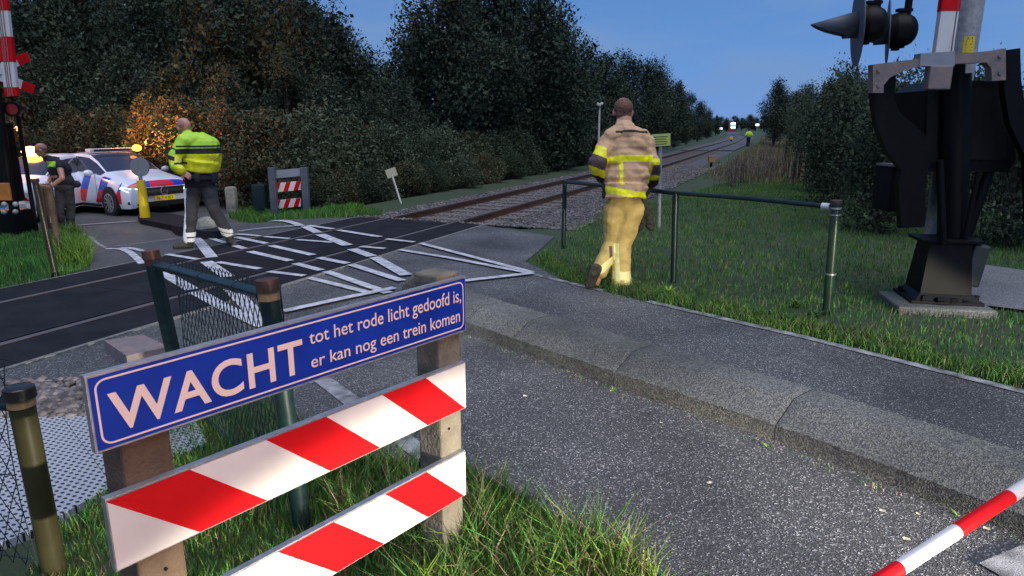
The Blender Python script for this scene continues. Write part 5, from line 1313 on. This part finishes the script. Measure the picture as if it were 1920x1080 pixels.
proto('B3','shrub',2.4,2.3,9000,.07,['leaf_mid','leaf_dark'],[.5,.5],'x',8,.02)
def place(key,x,y,label,group,sx=1,sz=1,z=None,rz=None,name=None):
    e,kids,first=protos[key]
    if first[0]: o=e; first[0]=False
    else: o=copy_tree(e,kids)
    o.location=(x,y,(H(x,y) if z is None else z)-.05); o.rotation_euler=(0,0,random.uniform(0,6.28) if rz is None else rz); o.scale=(sx,sx,sz); o['label']=label; o['group']=group
    return o
def pxat(px,Y): return A(px,300,Y).x
random.seed(11)
# woodland left of the line: (pixel x, distance, pixel y of the top or None, proto)
TL=[(-60,25,-60,'T3'),(70,24,-40,'T0'),(190,25,-70,'T1'),(300,24,-50,'T3'),(400,23,-60,'T0'),(490,24,-40,'T1'),(580,23,-20,'T3'),(640,25,30,'T2'),
(690,30,95,'T2'),(740,33,110,'T1'),(800,25,20,'T2'),(850,24,-60,'T3'),(930,26,-55,'T0'),(1010,28,-30,'T3'),(1055,31,30,'T1'),(1085,35,120,'T2'),
(1130,37,92,'T1'),(1170,42,98,'T0'),(1205,47,112,'T2'),(1235,53,130,'T3'),(1262,62,150,'T1'),(1285,74,172,'T0'),(1305,88,190,'T2'),(1322,108,205,'T3'),(1338,135,215,'T1'),
(-10,32,-90,'T1'),(130,33,-80,'T0'),(240,32,-80,'T3'),(350,31,-90,'T1'),(450,32,-80,'T3'),(540,32,-60,'T0'),(600,33,-10,'T1'),(880,36,-30,'T1'),(960,38,-20,'T3'),(1030,42,40,'T0'),
(620,21,140,'T2'),(700,22,170,'T1'),(760,22.5,150,'T2'),(545,21,90,'T0'),(250,22,90,'T2'),(140,22,60,'T1'),(30,23,50,'T2'),(340,21.5,110,'T1'),(440,21,120,'T2')]
H0={'T0':9.0,'T1':8.5,'T2':7.0,'T3':9.5}
OR=['first','second','third','fourth','fifth','sixth','seventh','eighth','ninth','tenth','eleventh','twelfth','thirteenth','fourteenth','fifteenth','sixteenth','seventeenth','eighteenth','nineteenth','twentieth','twenty-first','twenty-second','twenty-third','twenty-fourth','twenty-fifth']
def rowof(px,Y): return 'front' if Y<23.5 else ('middle' if (Y<30 and px<1080) else ('rail side' if px>1080 else 'back'))
for i,(px,Y,ty,k) in enumerate(TL):
    x=pxat(px,Y); z0=H(x,Y); zt=A(px,ty,Y).z; h=zt-z0; s=h/H0[k]/.97
    r=rowof(px,Y); o_=sum(1 for q in TL if rowof(q[0],q[1])==r and q[0]<px)
    place(k,x,Y,f'dark woodland tree, {OR[o_]} from the left in the {r} row of the left wood','dark woodland trees left of the railway',sx=s*(1.0 if px<1080 else 1.05),sz=s)
# shrub belt in front of the wood
SB=[]
for px,Y,ty in ((-40,21,210),(40,21.5,200),(110,21,215),(165,20.5,190),(215,20,180),(262,19.6,165),(305,19.2,175),(350,19,160),(395,18.8,170),(440,18.3,175),(478,18.1,190),(515,18.0,185),(552,17.9,200),(590,17.9,185),(628,18.0,215),(662,18.3,200),(700,18.6,235),(738,19.3,220),(775,20,235),(812,20.8,225),(850,21.8,245),(890,22.8,235),(930,24,240),(968,25.5,232),(1005,27.5,240),(1040,30,228),(1075,33,235),(1108,37,225),(1140,41,220),(1170,46,222),(1198,52,215),(1225,60,220),(1252,70,212),(1278,84,215),(1300,100,218),(1320,125,222)):
    SB.append((px,Y,ty))
HB={'B0':2.6,'B1':2.4,'B2':3.0,'B3':2.4}
for i,(px,Y,ty) in enumerate(SB):
    k='B2' if px<300 and i%2 else ('B0' if px<560 else ('B1' if i%3 else ('B0' if i%2 else 'B3')))
    if px<560 and i%3==0: k='B2'
    x=pxat(px,Y); h=A(px,ty,Y).z-H(x,Y); s=h/HB[k]; s2=max(1.0,min(s*1.05,1.9)) if Y<35 else s*1.15
    where='glowing orange by police car' if 215<=px<500 else ('in shade behind cars' if px<215 else ('behind far striped sign' if px<780 else 'left of the rails'))
    place(k,x,Y,f'leafy shrub {where}, {(OR+["twenty-sixth","twenty-seventh","twenty-eighth","twenty-ninth","thirtieth","thirty-first","thirty-second","thirty-third","thirty-fourth","thirty-fifth","thirty-sixth"])[i]} from left in belt','shrubs in the belt along the wood edge',sx=s2,sz=s)
# low brambles at the foot of the belt
LBp=[(560,16.6),(600,16.8),(640,17.0),(680,17.3),(720,17.7),(765,18.3),(812,19.2),(860,20.3),(910,21.8),(960,23.5),(1005,25.7),(1045,28.5),(1090,32.5),(1130,37)]
for i,(px,Y) in enumerate(LBp):
    x=pxat(px,Y); place(['B3','B1','B0'][i%3],x,Y,f'low bramble mound at the foot of the shrub belt, {OR[i]} from the left','low brambles beside the track',sx=.62,sz=.42)
# shrubs on the right
RB=[(5.75,10.6,2.5,'B3'),(6.9,9.3,2.3,'B3'),(6.7,12.2,2.55,'B3'),(8.3,10.4,2.4,'B3'),(7.9,8.0,2.2,'B3'),(8.9,6.6,2.2,'B3'),(9.6,9,2.4,'B3'),(6.9,14.6,2.75,'B3'),(8.6,13,2.7,'B3'),(8.1,17.3,3.0,'B3'),(10,15.5,2.9,'B3'),(9.8,20.5,3.3,'B3'),(11.5,18,3.0,'B3'),(11.6,24.5,3.5,'B3'),(13.8,22,3.3,'B3'),(13.6,29,3.8,'B3'),(16.4,27,3.6,'B3'),(16.2,35,4.3,'B3'),(19.5,33,4.0,'B3'),(20,43,4.8,'B3'),(24,41,4.6,'B3'),(26,52,5.4,'B3'),(11,12,2.6,'B3'),(13,17,3.0,'B3')]
for i,(x,y,h,k) in enumerate(RB):
    s=h/HB[k]; far='behind the black barrier machine' if y<10 else ('between the railing and the barrier machine' if y<16 else 'further off beside the dry verge')
    place(k,x,y,f'dark shrub {far}, {OR[i]} of the right hand shrubs','shrubs right of the railway',sx=max(s*.85,.9),sz=s)
for i,(px,Y,ty,k,sx_) in enumerate(((1447,62,150,'T2',.85),(1478,66,168,'T1',.75),(1505,58,158,'T2',.7))):
    x=pxat(px,Y); h=A(px,ty,Y).z-H(x,Y); place(k,x,Y,['round dark tree standing at the right edge of the open sky','lower tree just right of the round dark tree','spreading tree at the head of the right hand shrubs'][i],'trees right of the railway',sx=sx_,sz=h/H0[k]/.97)
# tall thin saplings that rise over the right shrubs
def sapling(n,h,label,x,y):
    g=MB(); lv=MB()
    for i in range(n):
        a=random.uniform(0,6.28); r=random.uniform(0,.5); b=Vector((x+r*math.cos(a),y+r*math.sin(a),H(x,y))); t=b+Vector((random.uniform(-.2,.2),random.uniform(-.2,.2),h*random.uniform(.75,1.05))); mid=b.lerp(t,.5)+Vector((random.uniform(-.05,.05),0,0)); g.tube([b,mid,t],[.012,.008,.003],n=4)
        for j in range(46):
            f=random.uniform(.35,1.0); p=b.lerp(mid,f*2) if f<.5 else mid.lerp(t,f*2-1); d=Vector((random.uniform(-1,1),random.uniform(-1,1),random.uniform(.2,1.2))).normalized(); w=d.orthogonal().normalized(); L=random.uniform(.07,.15); p=p+d*random.uniform(0,.03)
            lv.add([p,p+d*L*.5+w*.014,p+d*L,p+d*L*.5-w*.014],[(0,1,2,3)])
    e=empty('sapling',(x,y,H(x,y)),label,'sapling','thin saplings above the right shrubs'); g.build('stems','bark',e,fix=False); lv.build('leaves','leaf_mid',e,fix=False)
for i,(px,Y,ty) in enumerate(((1480,24,190),(1500,21,172),(1522,19,182),(1560,20,168),(1594,17,162),(1545,22,178),(1575,18,170),(1612,16,150),(1632,15,142),(1660,13,165),(1705,12,140),(1728,12,148),(1748,11.5,160),(1880,10,175))):
    x=pxat(px,Y); sapling(15,A(px,ty,Y).z-H(x,Y),f'thin upright sapling clump {["far left of","well left of","left of","left of","left of","left of","just left of","under","under","right of","right of","left beside","behind","far right of"][i]} the {["signal lamps, first clump from left","signal lamps, second from left","signal lamps, third from left","signal lamps, fifth from left","signal lamps, seventh from left","signal lamps, fourth from left","signal lamps, sixth from left","long lamp hood","lamp back board, tallest","lamp back board","lamps, near the lever frame","boom socket","column of the machine","machine column"][i]}',x,Y)
# far tree line
for i,px in enumerate((1300,1325,1345,1358,1372,1386,1400,1413,1428,1445,1465,1490,1530)):
    Y=330+20*(i%3); x=pxat(px,Y); ty=[224,220,218,221,216,219,214,220,216,210,205,200,200][i]; z0=H(x,Y); k=['T0','T1','T2','T3'][i%4]; h=A(px,ty,Y).z-z0
    place(k,x,Y,f'tiny distant tree on the horizon, {OR[i]} from the left of the far line','distant tree line',sx=h/H0[k]*1.7,sz=h/H0[k])
for k,(e,kids,first) in protos.items():
    if first[0]:
        for c in kids: bpy.data.objects.remove(c)
        bpy.data.objects.remove(e)
# dead weeds on the dry verge
def weeds(x,y,n,h,label):
    g=MB()
    for i in range(n):
        a=random.uniform(0,6.28); r=random.uniform(0,.55); b=Vector((x+r*math.cos(a),y+r*math.sin(a),H(x,y))); t=b+Vector((random.uniform(-.12,.12),random.uniform(-.12,.12),h*random.uniform(.6,1.1))); g.tube([b,t],[.007,.004],n=3)
        for j in range(9):
            p=b.lerp(t,random.uniform(.5,1)); d=Vector((random.uniform(-1,1),random.uniform(-1,1),random.uniform(-.2,.8)))*.05; w=d.orthogonal().normalized()*.014; g.add([p,p+d*.5+w,p+d,p+d*.5-w],[(0,1,2,3)])
    o=g.build('dead_weed','patch_grey',fix=False); tag(o,label,'weed','dead weeds on the dry verge')
for i,(px,py) in enumerate(((1372,352),(1395,345),(1418,340),(1385,325),(1430,305),(1445,290),(1448,330))):
    p=G(px,py); weeds(p.x,p.y,26,.75,f'clump of dark dead weeds on the dry verge, {["nearest and leftmost","second nearest","nearest the shrubs","in the middle","halfway to the worker","farthest, by the small white plate","against the right shrubs"][i]}')
